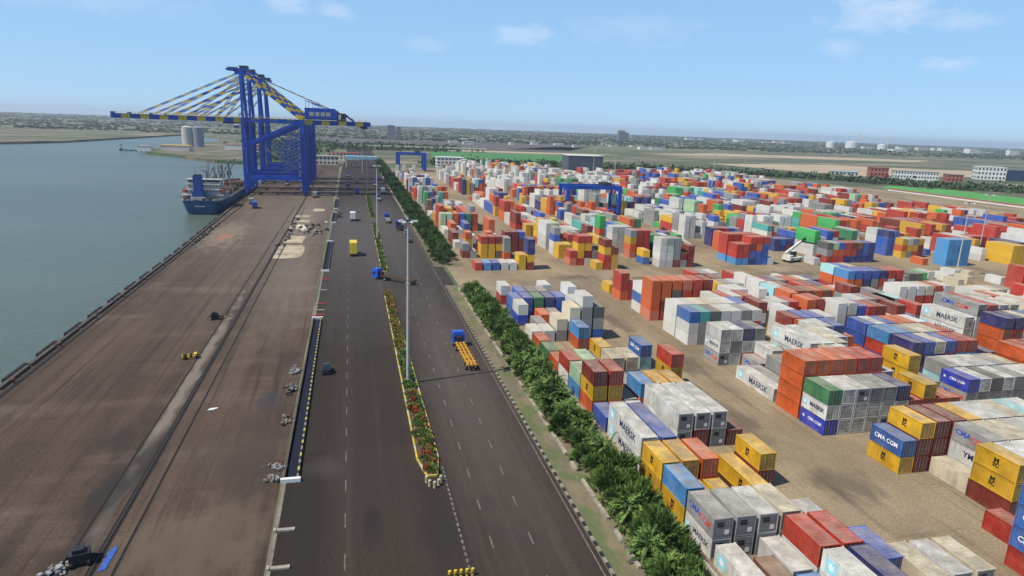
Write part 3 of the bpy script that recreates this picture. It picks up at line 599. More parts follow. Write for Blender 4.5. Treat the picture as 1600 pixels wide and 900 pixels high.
# ---- all remaining containers, too many and too small to single out
def bulk(name, items, label):
    vs = []; fs = []; mi = []; cols = []
    for c in items:
        o = len(vs); x0, y0, z0 = c['x'], c['y'], c['z']; x1, y1, z1 = x0+CW, y0+LEN[c['L']], z0+c['h']
        vs += [(x0,y0,z0),(x1,y0,z0),(x1,y1,z0),(x0,y1,z0),(x0,y0,z1),(x1,y0,z1),(x1,y1,z1),(x0,y1,z1)]
        fs += [(o+4,o+5,o+6,o+7),(o,o+1,o+5,o+4),(o+1,o+2,o+6,o+5),(o+2,o+3,o+7,o+6),(o+3,o,o+4,o+7)]; mi += [1,0,0,0,0]
        cc = vcol(c['c'], cr_); cols += [(*cc, 1)]*5
    me = D.meshes.new(name); me.from_pydata(vs, [], fs); me.materials.append(m_bulk); me.materials.append(m_bulkroof); me.polygons.foreach_set('material_index', mi)
    at_ = me.attributes.new('paint', 'FLOAT_COLOR', 'FACE'); flat = [v for k in cols for v in k]; at_.data.foreach_set('color', flat); me.update()
    o = D.objects.new(name, me); COL.objects.link(o); tag(o, label=label, kind='stuff', cat='containers'); return o
def attr_mat(name, overlay_amt, rough):
    M = D.materials.new(name); M.use_nodes = True; t = M.node_tree; b = t.nodes['Principled BSDF']; N = t.nodes.new; l = t.links.new; b.inputs['Roughness'].default_value = rough; b.inputs['Specular IOR Level'].default_value = .2
    a = N('ShaderNodeAttribute'); a.attribute_name = 'paint'; g = N('ShaderNodeNewGeometry')
    n_ = N('ShaderNodeTexNoise'); n_.inputs['Scale'].default_value = .35; n_.inputs['Detail'].default_value = 6; n_.inputs['Roughness'].default_value = .7; l(g.outputs['Position'], n_.inputs['Vector'])
    mr = N('ShaderNodeMapRange'); mr.inputs[1].default_value = .3; mr.inputs[2].default_value = .7; mr.inputs[3].default_value = overlay_amt-.05 if overlay_amt > .1 else 0; mr.inputs[4].default_value = overlay_amt+.3; l(n_.outputs[0], mr.inputs[0])
    mxn = N('ShaderNodeMix'); mxn.data_type = 'RGBA'; mxn.inputs[7].default_value = (.34, .27, .2, 1); l(mr.outputs[0], mxn.inputs[0]); l(a.outputs['Color'], mxn.inputs[6])
    # rib shading of the corrugated panels, painted as darker colour bands
    w = N('ShaderNodeTexWave'); w.wave_type = 'BANDS'; w.bands_direction = 'Y'; w.inputs['Scale'].default_value = 1.1; l(g.outputs['Position'], w.inputs['Vector'])
    m2 = N('ShaderNodeMix'); m2.data_type = 'RGBA'; m2.blend_type = 'MULTIPLY'; m2.inputs[0].default_value = .12; l(mxn.outputs[2], m2.inputs[6]); l(w.outputs[0], m2.inputs[7]); l(m2.outputs[2], b.inputs['Base Color'])
    return M
m_bulk = attr_mat('painted_steel', .05, .55); m_bulkroof = attr_mat('dusty_painted_roof', .42, .8)
bulk('stacked_containers', rest, 'dense mass of small multicoloured shipping containers in far stacks')
print('containers', len(IND), len(rest), 'maxrank', IND[-1]['rank'])
# ------------------------------------------------------------------ vegetation
def leafmat(name, a, b_):
    M = mat(name, a, .65, col2=b_, scale=1.6, objcol=False, spec=.25); return M
m_leaf = leafmat('bush_leaves', (.1, .175, .035), (.022, .05, .013))
m_leafl = leafmat('young_leaves', (.2, .28, .06), (.09, .16, .035))
m_leafd = leafmat('dark_leaves', (.035, .07, .022), (.015, .032, .012))
m_bark = mat('bark', (.12, .085, .055), .9, var=.4, scale=4)
m_orange_fl = mat('orange_blossom', (.36, .15, .025), .7, var=.5, scale=2, col2=(.18, .1, .025))
m_red_fl = mat('red_blossom', (.5, .04, .02), .7, var=.4, scale=2)
def crown_mesh(seed, n, rx, ry, rz, size, mats, clumps=14, feather=1.8, zc=None):
    r = random.Random(seed); mb = MB(); cl = []
    for k in range(clumps):
        a = r.random()*6.283; e = r.uniform(-.35, 1.0); q = math.sqrt(max(0, 1-e*e)); s = r.uniform(.55, 1)
        cl.append((Vector((rx*q*math.cos(a)*s, ry*q*math.sin(a)*s, rz*e*s)), r.uniform(.25, .5)))
    zc = rz*.9 if zc is None else zc
    for k in range(n):
        c, w = cl[r.randrange(clumps)]
        d = Vector((r.gauss(0, 1), r.gauss(0, 1), r.gauss(0, .8))); d.normalize(); p = c+Vector((d.x*rx, d.y*ry, d.z*rz))*w*(r.random()**.4)
        out = (p+Vector((0, 0, rz*.6))+Vector((r.gauss(0, .5), r.gauss(0, .5), r.gauss(0, .5)))*rx*.5).normalized()
        sd = out.cross(Vector((r.random()-.5, r.random()-.5, r.random()-.5))).normalized(); s = size*r.uniform(.6, 1.3)
        a = p-sd*s*.3; b2 = p+sd*s*.3; tip = p+out*s*feather; lo = p-out*s*.35
        off = Vector((0, 0, zc)); m_ = mats[0] if r.random() > .25 else mats[1]
        mb.add([lo+off, b2+off, tip+off, a+off], [(0, 1, 2, 3)], m_)
    return mb.mesh('crown')
def frond_mesh(seed, R_, H_, nf, mats):
    r = random.Random(seed); mb = MB()
    for k in range(nf):
        a = r.random()*6.283; e = r.uniform(.1, 1.35); base = Vector((r.gauss(0, .16)*R_, r.gauss(0, .16)*R_, H_*r.uniform(.12, .75))); L_ = R_*r.uniform(.7, 1.15)
        d = Vector((math.cos(a)*math.cos(e), math.sin(a)*math.cos(e), math.sin(e))); p = base; m_ = mats[0] if r.random() > .35 else mats[1]
        for q in range(5):
            d2 = (d+Vector((0, 0, -.22*q))).normalized(); n_ = p+d2*L_/5
            for s in (-1, 1):
                sd = d2.cross(Vector((0, 0, 1))).normalized()*s; w = L_*.17*(1-.13*q); t_ = p+d2*L_*.16+sd*w+Vector((r.gauss(0, .04), r.gauss(0, .04), -.1*w-.04+r.gauss(0, .05)))
                mb.add([p, p+d2*L_*.12, t_, p+d2*L_*.02+sd*w*.4], [(0, 1, 2, 3)], m_)
                t_ = p+d2*L_*.26+sd*w*.9+Vector((0, 0, r.gauss(0, .06))); mb.add([p+d2*L_*.09, p+d2*L_*.2, t_], [(0, 1, 2)], m_)
            p = n_
    return mb.mesh('crown')
def trunk_mesh(seed, h, r0, spread):
    r = random.Random(seed); mb = MB(); mb.cyl((0, 0, -.1), (0, 0, h*.5), r0, m_bark, 7, r0*.7)
    for k in range(5):
        a = r.random()*6.283; mb.cyl((0, 0, h*(.2+.06*k)), (spread*math.cos(a), spread*math.sin(a), h*(.65+.3*r.random())), r0*.5, m_bark, 5, r0*.15)
    return mb.mesh('trunk')
nearcr = [crown_mesh(s, 1500, 2.1, 2.1, 1.9, .34, (m_leaf, m_leafd if s % 2 else m_leafl), 16) for s in range(5)]
nearcr += [frond_mesh(50+s, 2.5, 3.4, 95, (m_leaf, m_leafl)) for s in range(4)]; NC = len(nearcr)
farcr = [crown_mesh(20+s, 800, 3.0, 3.0, 2.6, .6, (m_leaf, m_leafd), 14, 1.4) for s in range(4)]
lowcr = [crown_mesh(30+s, 260, .9, .9, .6, .22, (m_leafl, m_leaf), 6) for s in range(3)]
trk = [trunk_mesh(s, 3.4, .14, 1.1) for s in range(3)]; trkf = [trunk_mesh(9+s, 4.5, .2, 1.6) for s in range(3)]
tr = random.Random(4); NUM = []
def nth(n):
    t_ = ['', 'twenty', 'thirty', 'forty', 'fifty', 'sixty', 'seventy', 'eighty', 'ninety']; ones = ORD[:9]
    if n <= 20: return ORD[n-1]
    if n % 10 == 0: return {30: 'thirtieth', 40: 'fortieth', 50: 'fiftieth', 60: 'sixtieth', 70: 'seventieth', 80: 'eightieth', 90: 'ninetieth', 100: 'hundredth'}[n]
    return {2: 'twenty', 3: 'thirty', 4: 'forty', 5: 'fifty', 6: 'sixty', 7: 'seventy', 8: 'eighty', 9: 'ninety'}[n//10]+'-'+ones[n % 10-1]
def tree(name, cm, tm, x, y, s, label, cat, group):
    t = thing(name, label, cat, (x, y, .03), tr.random()*6.28, group); t.scale = (s, s, s*tr.uniform(.85, 1.12))
    for nm, me in (('crown', cm), ('trunk', tm)): o = D.objects.new(nm, me); COL.objects.link(o); o.parent = t
y = 46; n = 0
while y < 189:
    n += 1; w = 1.0 if y < 176 else .75
    tree('bush_tree', nearcr[tr.randrange(NC)], trk[tr.randrange(3)], 32.2+tr.uniform(-.8, .6), y+tr.uniform(-.5, .5), w*tr.uniform(.62, 1.0), f'bushy green shrub tree on the road side of the near hedge, {nth(n)} from camera', 'tree', 'shrub trees between road and first containers')
    if tr.random() < .97: tree('bush_tree', nearcr[tr.randrange(NC)], trk[tr.randrange(3)], 34.8+tr.uniform(-.8, .5), y+1.6+tr.uniform(-.5, .5), w*tr.uniform(.7, 1.08), f'dense dark shrub tree on the container side of the near hedge, {nth(n)} from camera', 'tree', 'shrub trees between road and first containers')
    y += 2.7
y = 46; n = 0
while y < 185:
    n += 1
    if tr.random() < .85: tree('low_shrub', lowcr[tr.randrange(3)], trk[0], 30.7+tr.uniform(-.4, .4), y, tr.uniform(.6, 1.3), f'small yellow-green bush beside the broken slab wall, {nth(n)} from camera', 'shrub', 'low bushes on the dry verge'); 
    y += 3.1
for o in D.objects:
    if o.name.startswith('low_shrub'):
        for ch in o.children:
            if ch.name.startswith('trunk'): ch.scale = (.4, .4, .18)
y = 223; n = 0
while y < 820:
    n += 1; g_ = 1 if y < 500 else 1.15
    tree('avenue_tree', farcr[tr.randrange(4)], trkf[tr.randrange(3)], 29.3+tr.uniform(-.5, .5), y, g_*tr.uniform(.62, .85), f'dark tree on the road side of the far tree line, {nth(n)} past the aisle', 'tree', 'trees lining the road beyond the cross aisle')
    if tr.random() < .95: tree('avenue_tree', farcr[tr.randrange(4)], trkf[tr.randrange(3)], 32.8+tr.uniform(-.5, .5), y+2.4, g_*tr.uniform(.65, .92), f'dark tree on the yard side of the far tree line, {nth(n)} past the aisle', 'tree', 'trees lining the road beyond the cross aisle')
    y += 4.6 if y < 330 else (6 if y < 520 else 8.5)
# planted medians
def median(y0, y1, w0, w1, seed, label, cols, hh=1.35, nose=True, x0=8.35):
    root = thing('planted_median', label, 'median', (0, 0, 0)); mb = MB(); r = random.Random(seed)
    ny = 5 if nose else 2
    pts = [(x0+w0*.3, y0), (x0+w0*.75, y0), (x0+w0, y0+ny), (x0+w1, y1-3), (x0+w1*.6, y1), (x0+w1*.4, y1), (x0, y1-3), (x0, y0+ny)]
    mb.prism(pts, .02, .16, m_soil); mb.obj('soil_bed', root)
    mb = MB(); n_ = len(pts)
    for k in range(n_):
        a, b_ = Vector((*pts[k], .14)), Vector((*pts[(k+1) % n_], .14)); L_ = (b_-a).length; q = max(1, int(L_/1.4))
        for i in range(q): mb.bar(a.lerp(b_, i/q), a.lerp(b_, (i+1)/q), .24, (m_yp, m_yp, m_kerbw)[(i+k) % 3], .3)
    mb.obj('kerb_stones', root)
    mb = MB()
    for k in range(int((y1-y0)*3.1)):
        y = r.uniform(y0+.8, y1-.8); f_ = (y-y0)/(y1-y0); w = w0+(w1-w0)*f_; w_in = w*(.5+.5*min(1, (y-y0)/ny)) if nose else w
        cx = x0+w/2+(r.random()-.5)*max(.2, w_in-1.0); cs = r.uniform(.45, .85); ch = hh*r.uniform(.55, 1.0); m0 = cols(f_, r)
        for q in range(48):
            a = r.random()*6.283; e = r.random()**.5; p = Vector((cx+cs*e*math.cos(a), y+cs*1.2*e*math.sin(a), .14+ch*(1-e*e*.7)*r.uniform(.55, 1))); out = (Vector((math.cos(a)*e, math.sin(a)*e, .8))+Vector((r.gauss(0, .3), r.gauss(0, .3), 0))).normalized()
            sd = out.cross(Vector((r.random()-.5, r.random()-.5, .1))).normalized(); s = r.uniform(.18, .34); m_ = m0 if r.random() < .72 else (m_leafl if r.random() < .5 else m_leaf)
            mb.add([p-out*s*.4, p+sd*s*.45, p+out*s, p-sd*s*.45], [(0, 1, 2, 3)], m_)
    mb.obj('plants', root); return root
m_soil = mat('planting_soil', (.12, .085, .055), .95, var=.4, scale=2); m_kerbw = mat('kerb_white', (.55, .5, .4), .8, var=.4, scale=2)
def cols1(f_, r):
    if f_ > .5: return m_orange_fl if r.random() < .75 else m_leafl
    if f_ < .3 and r.random() < .28: return m_red_fl
    return m_leafl if r.random() < .55 else m_leaf
median(82, 186, 3.0, 1.9, 1, 'long planted median with green, orange and red bushes beside the tall near lamp mast', cols1)
median(212, 318, 1.9, 2.2, 2, 'planted median of plain green bushes behind the blue tractor', lambda f_, r: m_leaf if r.random() < .7 else m_leafl, .8, False, 8.9)
median(336, 445, 2.0, 2.2, 3, 'far planted median of dark bushes before the gate canopy', lambda f_, r: m_leaf, 1.2, False, 8.9)
# far woods
def wood(name, pts, n, seed, size, m_, label, h=6):
    r = random.Random(seed); mb = MB()
    for k in range(n):
        i = r.randrange(len(pts)-1); a, b_ = pts[i], pts[i+1]; f_ = r.random()
        x = a[0]+(b_[0]-a[0])*f_+r.gauss(0, 1)*a[2]; y = a[1]+(b_[1]-a[1])*f_+r.gauss(0, 1)*a[2]; s = size*r.uniform(.6, 1.3)
        for q in range(9):
            d = Vector((r.gauss(0, .55), r.gauss(0, .55), abs(r.gauss(0, .5)))); p = Vector((x, y, 0))+d*s+Vector((0, 0, s*.35))
            u = Vector((r.gauss(0, 1), r.gauss(0, 1), r.gauss(0, 1))).normalized(); v = u.cross(Vector((r.gauss(0, 1), r.gauss(0, 1), r.gauss(0, 1)))).normalized()
            g_ = s*.42; mb.add([p-u*g_, p+v*g_, p+u*g_, p-v*g_], [(0, 1, 2, 3)], m_)
    return mb.obj(name, label=label, cat='trees', kind='stuff')
m_wood = leafmat('wood_foliage', (.075, .115, .05), (.04, .065, .03))
wood('tree_belt', [(95, 800, 8), (180, 830, 9), (330, 800, 10), (440, 770, 12), (540, 690, 12), (610, 600, 14), (680, 560, 16), (760, 420, 18), (800, 300, 18)], 2300, 1, 3.6, m_wood, 'irregular belt of dark trees along the far edge of the container yard')
wood('woodland', [(-70, 800, 16), (-90, 1000, 25), (-120, 1300, 30), (-60, 1250, 40), (60, 1230, 40), (150, 1280, 30)], 1500, 2, 5, m_wood, 'scattered green trees around the port buildings beyond the gate')
r_ = random.Random(8); far_pts = []
mb = MB()
for k in range(4200):
    y = 1900+6500*r_.random()**1.3; x = -.75*y+(2.3*y)*r_.random()
    if -1200 < x < -350 and y < 1900: continue
    ww = 60*r_.random()**2+20
    for q in range(4):
        p = Vector((x+r_.gauss(0, ww), y+r_.gauss(0, ww*.3), 2)); s = r_.uniform(1.8, 3.6)*(1+y/6000); g_ = s*2.2
        u = Vector((r_.gauss(0, 1), r_.gauss(0, .5), 0)).normalized(); mb.add([p-u*g_, p+Vector((0, 0, -3)), p+u*g_, p+Vector((0, 0, g_*.35))], [(0, 1, 2, 3)], m_wood)
mb.obj('distant_woods', label='hazy distant mass of trees across the plain to the horizon', cat='trees', kind='stuff')

# ------------------------------------------------------------------ ship-to-shore cranes
XW, XL = -62.6, -28.6
def sts(yc, label, first=None, trolley=-50):
    if first is not None:
        c = copy_tree(first); c.location = (0, yc, 0); c['label'] = label; return c
    g = 8.2; t = thing('quay_crane', label, 'crane', (0, yc, 0), 0, 'blue quay cranes standing on the berth'); P = [BLUE, YEL]
    for x in (XW, XL):
        for s in (-1, 1):
            mb = MB(); mb.bar((x, s*g, 2.4), (x, s*g, 46), 1.9 if x == XW else 2.3, BLUE, 2.2); mb.obj('leg', t)
            mb = MB()
            for q in (-3.2, -1.1, 1.1, 3.2): mb.cyl((x-.25, s*g+q, .45), (x+.25, s*g+q, .45), .4, DARK, 12)
            mb.bx(x-.5, x+.5, s*g-4, s*g+4, .7, 1.3, BLUE); mb.bx(x-.45, x+.45, s*g-1.6, s*g+1.6, 1.3, 2.5, BLUE); mb.obj('bogie', t)
    for s in (-1, 1):
        mb = MB(); mb.bar((XW, s*g, 10.8), (XL, s*g, 10.8), 1.6, BLUE, 3.0); mb.obj('portal_beam', t)
        mb = MB(); mb.bar((XW+.4, s*g, 30), (XL, s*g, 45.2), 1.5, BLUE, 1.9); mb.obj('diagonal_brace', t)
        mb = MB(); mb.bar((XW, s*g, 44.5), (XL, s*g, 44.5), 1.0, BLUE, 1.4); mb.bar((XL+1, s*g, 13), (XW+12, s*g, 34.5), .5, BLUE, .5); mb.obj('side_strut', t)
    for x in (XW, XL):
        mb = MB(); mb.bar((x, -g, 41.5), (x, g, 41.5), 1.5, BLUE, 1.6); mb.bar((x, -g, 11), (x, g, 11), 1.3, BLUE, 1.8); mb.bar((x, -g, 26), (x, g, 26), .9, BLUE, .9); mb.obj('cross_beam', t)
    # stair tower and lattice on the landside legs
    mb = MB()
    for k in range(14):
        z = 4+2.7*k; s = 1 if k % 2 else -1
        mb.bar((XL-2.2, -g-1.8*s, z), (XL-2.2, -g+1.8*s, z+2.7), .16, GRY, .7); mb.bx(XL-2.7, XL-1.2, -g-2.2, -g+2.2, z-.06, z+.04, GRY)
    for q in (-2.2, 2.2): mb.bar((XL-2.7, -g+q, 3), (XL-2.7, -g+q, 43), .14, BLUE)
    mb.obj('stair_tower', t)
    mb = MB()
    for k in range(7): mb.bar((XL-2-k*3.2, g, 13+2.1*k), (XL-5.2-k*3.2, g, 15.1+2.1*k), .3, GRY, .9); mb.bar((XL-2-k*3.2, g, 14+2.1*k), (XL-5.2-k*3.2, g, 16.1+2.1*k), .12, WHT)
    for k in range(10):
        z = 13+k*2.4; x0_ = XL-2-k*1.0
        for s in (-1, 1): mb.bar((XL-1, s*g, z), (XL-16+k*.6, s*g, z+5), .28, BLUE, .3); mb.bar((XL-1, s*g, z+5), (XL-14+k*.6, s*g, z+.5), .16, GRY)
    mb.obj('walkway', t)
    for s in (-1, 1):
        mb = MB(); mb.bar((XW+.2, s*g, 45), (XW-.6, s*3.2, 73.2), 1.5, BLUE, 1.7); mb.obj('mast', t)
        mb = MB(); mb.striped((XW-.4, s*3.4, 72.5), (XL-1, s*5, 46.5), 1.3, P, 12, 1.7); mb.obj('back_stay', t)
        mb = MB(); mb.striped((XW, s*2.6, 73.8), (2, s*2.6, 47.5), .32, [DARK, YEL], 24, .34); mb.obj('rear_cable', t)
        for q, (xe, ze) in enumerate(((-120.5, 46.4), (-107, 46.4), (-93, 46.2), (-78, 46.2))):
            mb = MB(); mb.striped((XW-.6, s*(3.2+.1*q), 72.6-2.0*q), (xe, s*3, ze), (.46), P, 14, .46); mb.obj('fore_stay', t)
        # boom girder with painted bands
        mb = MB(); x = -135.0; k = 0
        while x < 12.4:
            w = 4.6 if k % 2 else 5.6; mb.bx(x, min(12.4, x+w), s*3-.75, s*3+.75, 43.3, 46.0, P[k % 2]); x += w; k += 1
        mb.obj('boom_girder', t)
    mb = MB()
    for x in (-134.6, -120, -106, -92, -78, -50, -36, -22, -8, 5, 12): mb.bx(x-.5, x+.5, -2.3, 2.3, 43.8, 45.4, BLUE)
    mb.obj('boom_tie', t)
    mb = MB()
    for s in (-1, 1):
        mb.bar((-134.5, s*4.2, 46.9), (12, s*4.2, 46.9), .1, YEL); mb.bx(-134.5, 12, min(s*3.7, s*4.4), max(s*3.7, s*4.4), 45.9, 45.98, GRY)
        x = -134
        while x < 12: mb.bx(x-.05, x+.05, s*4.2-.05, s*4.2+.05, 45.9, 46.9, YEL); x += 4
    mb.bx(-135, -134.6, -3.6, 3.6, 45.9, 47.0, BLUE); mb.obj('boom_walkway', t)
    mb = MB(); mb.bx(XW-8.5, XW+4.5, -3.4, 3.4, 73.2, 74.4, BLUE); mb.bx(XW-7.5, XW-2.2, -3.2, 3.2, 74.4, 74.9, DARK); mb.bx(XW-1, XW+3.6, -2.6, 2.6, 74.4, 76.2, DARK)
    for s in (-1, 1): mb.bar((XW-8.3, s*3.3, 75.4), (XW+4.3, s*3.3, 75.4), .1, GRY); mb.bar((XW-3, s*3, 73), (XW-8, s*3, 73.4), .4, BLUE)
    mb.obj('apex_platform', t)
    mb = MB(); mb.bx(XL+1.5, XL+19.5, -5, 5, 47, 53.4, BLUE); mb.bx(XL+.5, XL+20.5, -5.6, 5.6, 46.4, 47, DARK)
    for x in (XL+4.2, XL+7.6, XL+11, XL+14.2): mb.bx(x, x+2.6, -5.06, -5.0, 48.6, 51, m_louv)
    for x in (XL+2, XL+6, XL+9): mb.bar((x, 0, 53.4), (x, 0, 57.8), .25, GRY)
    mb.bar((XL+1, 0, 58), (XL+9.5, 0, 55.4), .3, BLUE); h = mb.obj('machinery_house', t)
    mb = MB(); mb.bx(XL+20.6, XL+25.6, -3.6, 3.6, 46, 50.8, DARK); mb.bx(XL+21.4, XL+23, -3.7, 3.7, 47, 50, WHT); mb.bar((XL+25.6, -2, 50), (XL+31, -2, 46), .8, BLUE, 1.2); mb.obj('switch_cabin', t)
    mb = MB(); mb.bx(trolley-10, trolley-4, -3.4, 3.4, 42.3, 43.5, DARK); mb.bx(trolley-4, trolley-1, -4.6, -2, 39.5, 42.2, WHT); mb.bx(trolley-3.9, trolley-1.1, -4.66, -4.6, 39.9, 41.3, GLS); mb.obj('trolley_cab', t)
    mb = MB(); mb.bx(4.4, 6, -1.2, 1.2, 38.6, 42.6, WHT); mb.bar((5.2, 0, 42.6), (5.2, 0, 43.8), .2, DARK); mb.bx(7.4, 10.5, -1, 1, 41.6, 43.6, DARK); mb.obj('service_hoist', t)
    return t
m_louv = mat('louvre_panel', (.42, .4, .34), .7, var=.3)
c1 = sts(445, 'nearest blue quay crane with striped boom reaching over the ship', trolley=XW-6+4)
sts(476, 'second blue quay crane standing right behind the nearest one', c1)
sts(524, 'third blue quay crane, partly hidden behind the nearer two', c1)
sts(563, 'farthest blue quay crane at the back of the row of four', c1)

# ------------------------------------------------------------------ rubber-tyred gantries
def rtg(x0, x1, y0, y1, H, label, w=1.7):
    t = thing('yard_gantry', label, 'gantry crane', ((x0+x1)/2, (y0+y1)/2, 0), 0, 'blue gantries over the container blocks'); hx = (x1-x0)/2; hy = (y1-y0)/2
    for sx in (-1, 1):
        for sy in (-1, 1):
            mb = MB(); mb.bar((sx*hx, sy*hy, 1.6), (sx*hx, sy*hy, H-1.6), w, BLUE, w); mb.obj('leg', t)
            mb = MB()
            for q in (-1.1, 1.1): mb.cyl((sx*hx-.35, sy*hy+q, .75), (sx*hx+.35, sy*hy+q, .75), .75, RUB, 14)
            mb.bx(sx*hx-.55, sx*hx+.55, sy*hy-1.9, sy*hy+1.9, 1.3, 1.9, BLUE); mb.obj('wheel_set', t)
        mb = MB(); mb.bx(sx*hx-.5, sx*hx+.5, -hy, hy, 1.9, 3.0, BLUE); mb.bx(sx*hx-.45, sx*hx+.45, -hy, hy, H-3, H-1.7, BLUE); mb.bar((sx*hx, -hy, 3), (sx*hx, 0, H-3), .4, BLUE); mb.bar((sx*hx, hy, 3), (sx*hx, 0, H-3), .4, BLUE); mb.obj('end_frame', t)
    for sy in (-1, 1):
        mb = MB(); mb.bx(-hx-1.6, hx+1.6, sy*hy*.75-.7, sy*hy*.75+.7, H-2.1, H, BLUE); mb.obj('main_girder', t)
        mb = MB(); mb.bar((-hx-1.5, sy*hy*.55+.8*sy, H+1), (hx+1.5, sy*hy*.55+.8*sy, H+1), .08, GRY); mb.obj('handrail', t)
    mb = MB(); mb.bx(hx-9, hx-4, -hy*.6, hy*.6, H, H+1.5, DARK); mb.bx(hx-5.8, hx-3.9, -2.6, -.6, H-4.1, H-1.8, WHT); mb.obj('trolley', t)
    return t
rtg(116, 146.5, 352, 366, 16.5, 'blue gantry crane straddling the nearer container block')
rtg(45.5, 71.5, 676, 694, 18, 'far blue gantry crane beside the tree line', 3.0)
# ------------------------------------------------------------------ cargo ship
m_hull = mat('hull_paint', (.012, .085, .2), .55, var=.35, scale=.25, col2=(.01, .035, .09)); m_boot = mat('hull_dark', (.05, .02, .02), .7, var=.3); m_deck = mat('deck_paint', (.16, .09, .07), .8, var=.4, scale=.3)
m_sup = mat('ship_white', (.5, .5, .48), .6, var=.45, scale=.3); m_rust = mat('hatch_paint', (.3, .2, .12), .8, var=.4, scale=.3)
def ship():
    t = thing('cargo_ship', 'blue-hulled cargo ship moored at the quay beside the blue cranes', 'ship', (-74.9, 367, -3), 0); mb = MB(); n = 16; rings = []
    SCL = .93; Ls = [0, 2, 8, 20, 60, 100, 118, 128, 134]; half = [8.6, 9.8, 10.8, 11.2, 11.2, 11.2, 9.5, 5.5, .6]; low = [4.6, 6.8, 9, 10.4, 10.8, 10.8, 8, 3.6, .3]
    vs = []; fs = []; mi = []
    for y, hw, lw in zip(Ls, half, low):
        zt = 7.6 if y < 15 or y > 112 else 7.0
        vs += [(-lw*.85, y+.6, -2), (-lw, y+.3, .2), (-(lw+hw)/2, y, 3), (-hw, y-.4, zt), (hw, y-.4, zt), ((lw+hw)/2, y, 3), (lw, y+.3, .2), (lw*.85, y+.6, -2)]
    k = 8
    for i in range(len(Ls)-1):
        for j in range(7):
            if j == 3: continue
            fs.append((i*k+j, i*k+j+1, (i+1)*k+j+1, (i+1)*k+j))
    o = len(mb.v); mb.add(vs, fs, m_hull); mb.add(vs[:8], [(0, 1, 2, 3, 4, 5, 6, 7)], m_hull)
    for s in (-1, 1):
        for a, b_, hw0, hw1 in zip(Ls, Ls[1:], half, half[1:]): mb.bar((s*(hw0-.05), a-.4, 7.9), (s*(hw1-.05), b_-.4, 7.9), .12, m_sup, .8)
    mb.box((-.3, -.33, 4.6), (5, .12, .4), m_sup); mb.obj('hull', t)
    mb = MB(); mb.prism([(-h+.15, y-.2) for y, h in zip(Ls, half)]+[(h-.15, y-.2) for y, h in reversed(list(zip(Ls, half)))], 6.5, 6.95, m_deck)
    for a in range(14):
        x = -8+1.2*a; mb.bx(x-.35, x+.35, 1+(a % 3), 2+(a % 3), 6.95, 7.6+.4*(a % 2), (GRY, m_sup, DARK)[a % 3])
    mb.obj('deck', t)
    mb = MB()
    for z0, z1, hx, y0, y1 in ((6.95, 10, 10.2, 6, 24), (10, 12.8, 9.2, 8, 22), (12.8, 15.4, 8.2, 10, 21), (15.4, 17.8, 8.6, 12, 19)):
        mb.bx(-hx, hx, y0, y1, z0, z1, m_sup); mb.bx(-hx-.6, hx+.6, y0-1, y1+.4, z1-.16, z1-.02, m_sup)
        if z0 < 15:
            q = -hx+1.0
            while q < hx-1: mb.bx(q, q+.5, y0-.04, y0, z0+1.1, z0+1.9, GLS); q += 1.7
        else: mb.bx(-hx+.4, hx-.4, y0-.05, y0, z0+1, z0+2, GLS)
        for s in (-1, 1): mb.bar((s*hx, y0-.9, z1+1), (s*hx, y1, z1+1), .08, m_sup)
    mb.bar((0, 16, 17.8), (0, 16, 28), .35, m_sup); mb.bar((-2.5, 16, 25), (2.5, 16, 25), .2, m_sup); mb.bx(-1, 1, 15.4, 16.6, 22.6, 23.2, m_sup); mb.obj('superstructure', t)
    mb = MB(); mb.bx(-4.6, 1.2, 2.5, 7.4, 6.95, 12, m_funn); mb.bx(-3.9, .4, 3, 7, 12, 20.3, m_funn); mb.bx(-3.5, 0, 3.3, 6.7, 20.3, 21, DARK); mb.bx(-5.4, 2, 1.6, 5, 6.96, 9.2, m_sup); mb.obj('funnel', t)
    for s in (-1, 1):
        mb = MB(); mb.cyl((s*9.6, 8, 11.9), (s*9.6, 15, 11.9), 1.25, m_boat, 10); mb.cyl((s*9.6, 15, 11.9), (s*9.6, 17, 12), 1.25, m_boat, 10, .2); mb.bx(s*9.6-.1, s*9.6+.1, 8.4, 9, 12, 14.4, m_sup); mb.bx(s*9.6-.1, s*9.6+.1, 14, 14.6, 12, 14.4, m_sup); mb.obj('lifeboat', t)
    for y, xo in ((30, 0), (54, 0), (78, 0), (102, 0)):
        mb = MB(); mb.cyl((-2.6, y, 7), (-2.6, y, 21), .75, m_mast, 10, .55); mb.bx(-4, -1.2, y-1, y+1, 13, 15.8, m_mast); mb.bar((-2.6, y+1, 14.4), (-2.6+1.5, y+17, 23), .55, m_mast); mb.bar((-2.6, y, 21), (-2, y+14, 21.6), .1, DARK); mb.obj('deck_crane', t)
    for y in (36, 58, 82):
        mb = MB(); mb.bx(-7.5, 7.5, y-1, y+16, 6.96, 9.1, m_rust)
        for q in range(4): mb.bx(-7.7, 7.7, y+q*4.2, y+q*4.2+.5, 9.1, 9.4, m_deck)
        mb.obj('hatch_cover', t)
    for x, z in ((-8, 22), (5, 24), (8, 21)):
        mb = MB(); mb.cyl((x, 27 if x < 0 else 24, 7), (x, 27 if x < 0 else 24, z), .22, m_sup, 6); mb.obj('derrick_post', t)
    rr = random.Random(77)
    for y0, n_ in ((-.3, 30), (24, 34), (50, 22)):
        mb = MB()
        for k in range(n_):
            x, y = rr.uniform(-9, 9), y0+rr.uniform(.4, 6); s = rr.uniform(.4, 1.5); mb.bx(x-s*.6, x+s*.6, y, y+s, 6.96, 6.96+s*rr.uniform(.6, 2.2), rr.choice((DARK, m_mast, m_sup, m_rope2, GRY)))
        mb.obj('deck_gear', t)
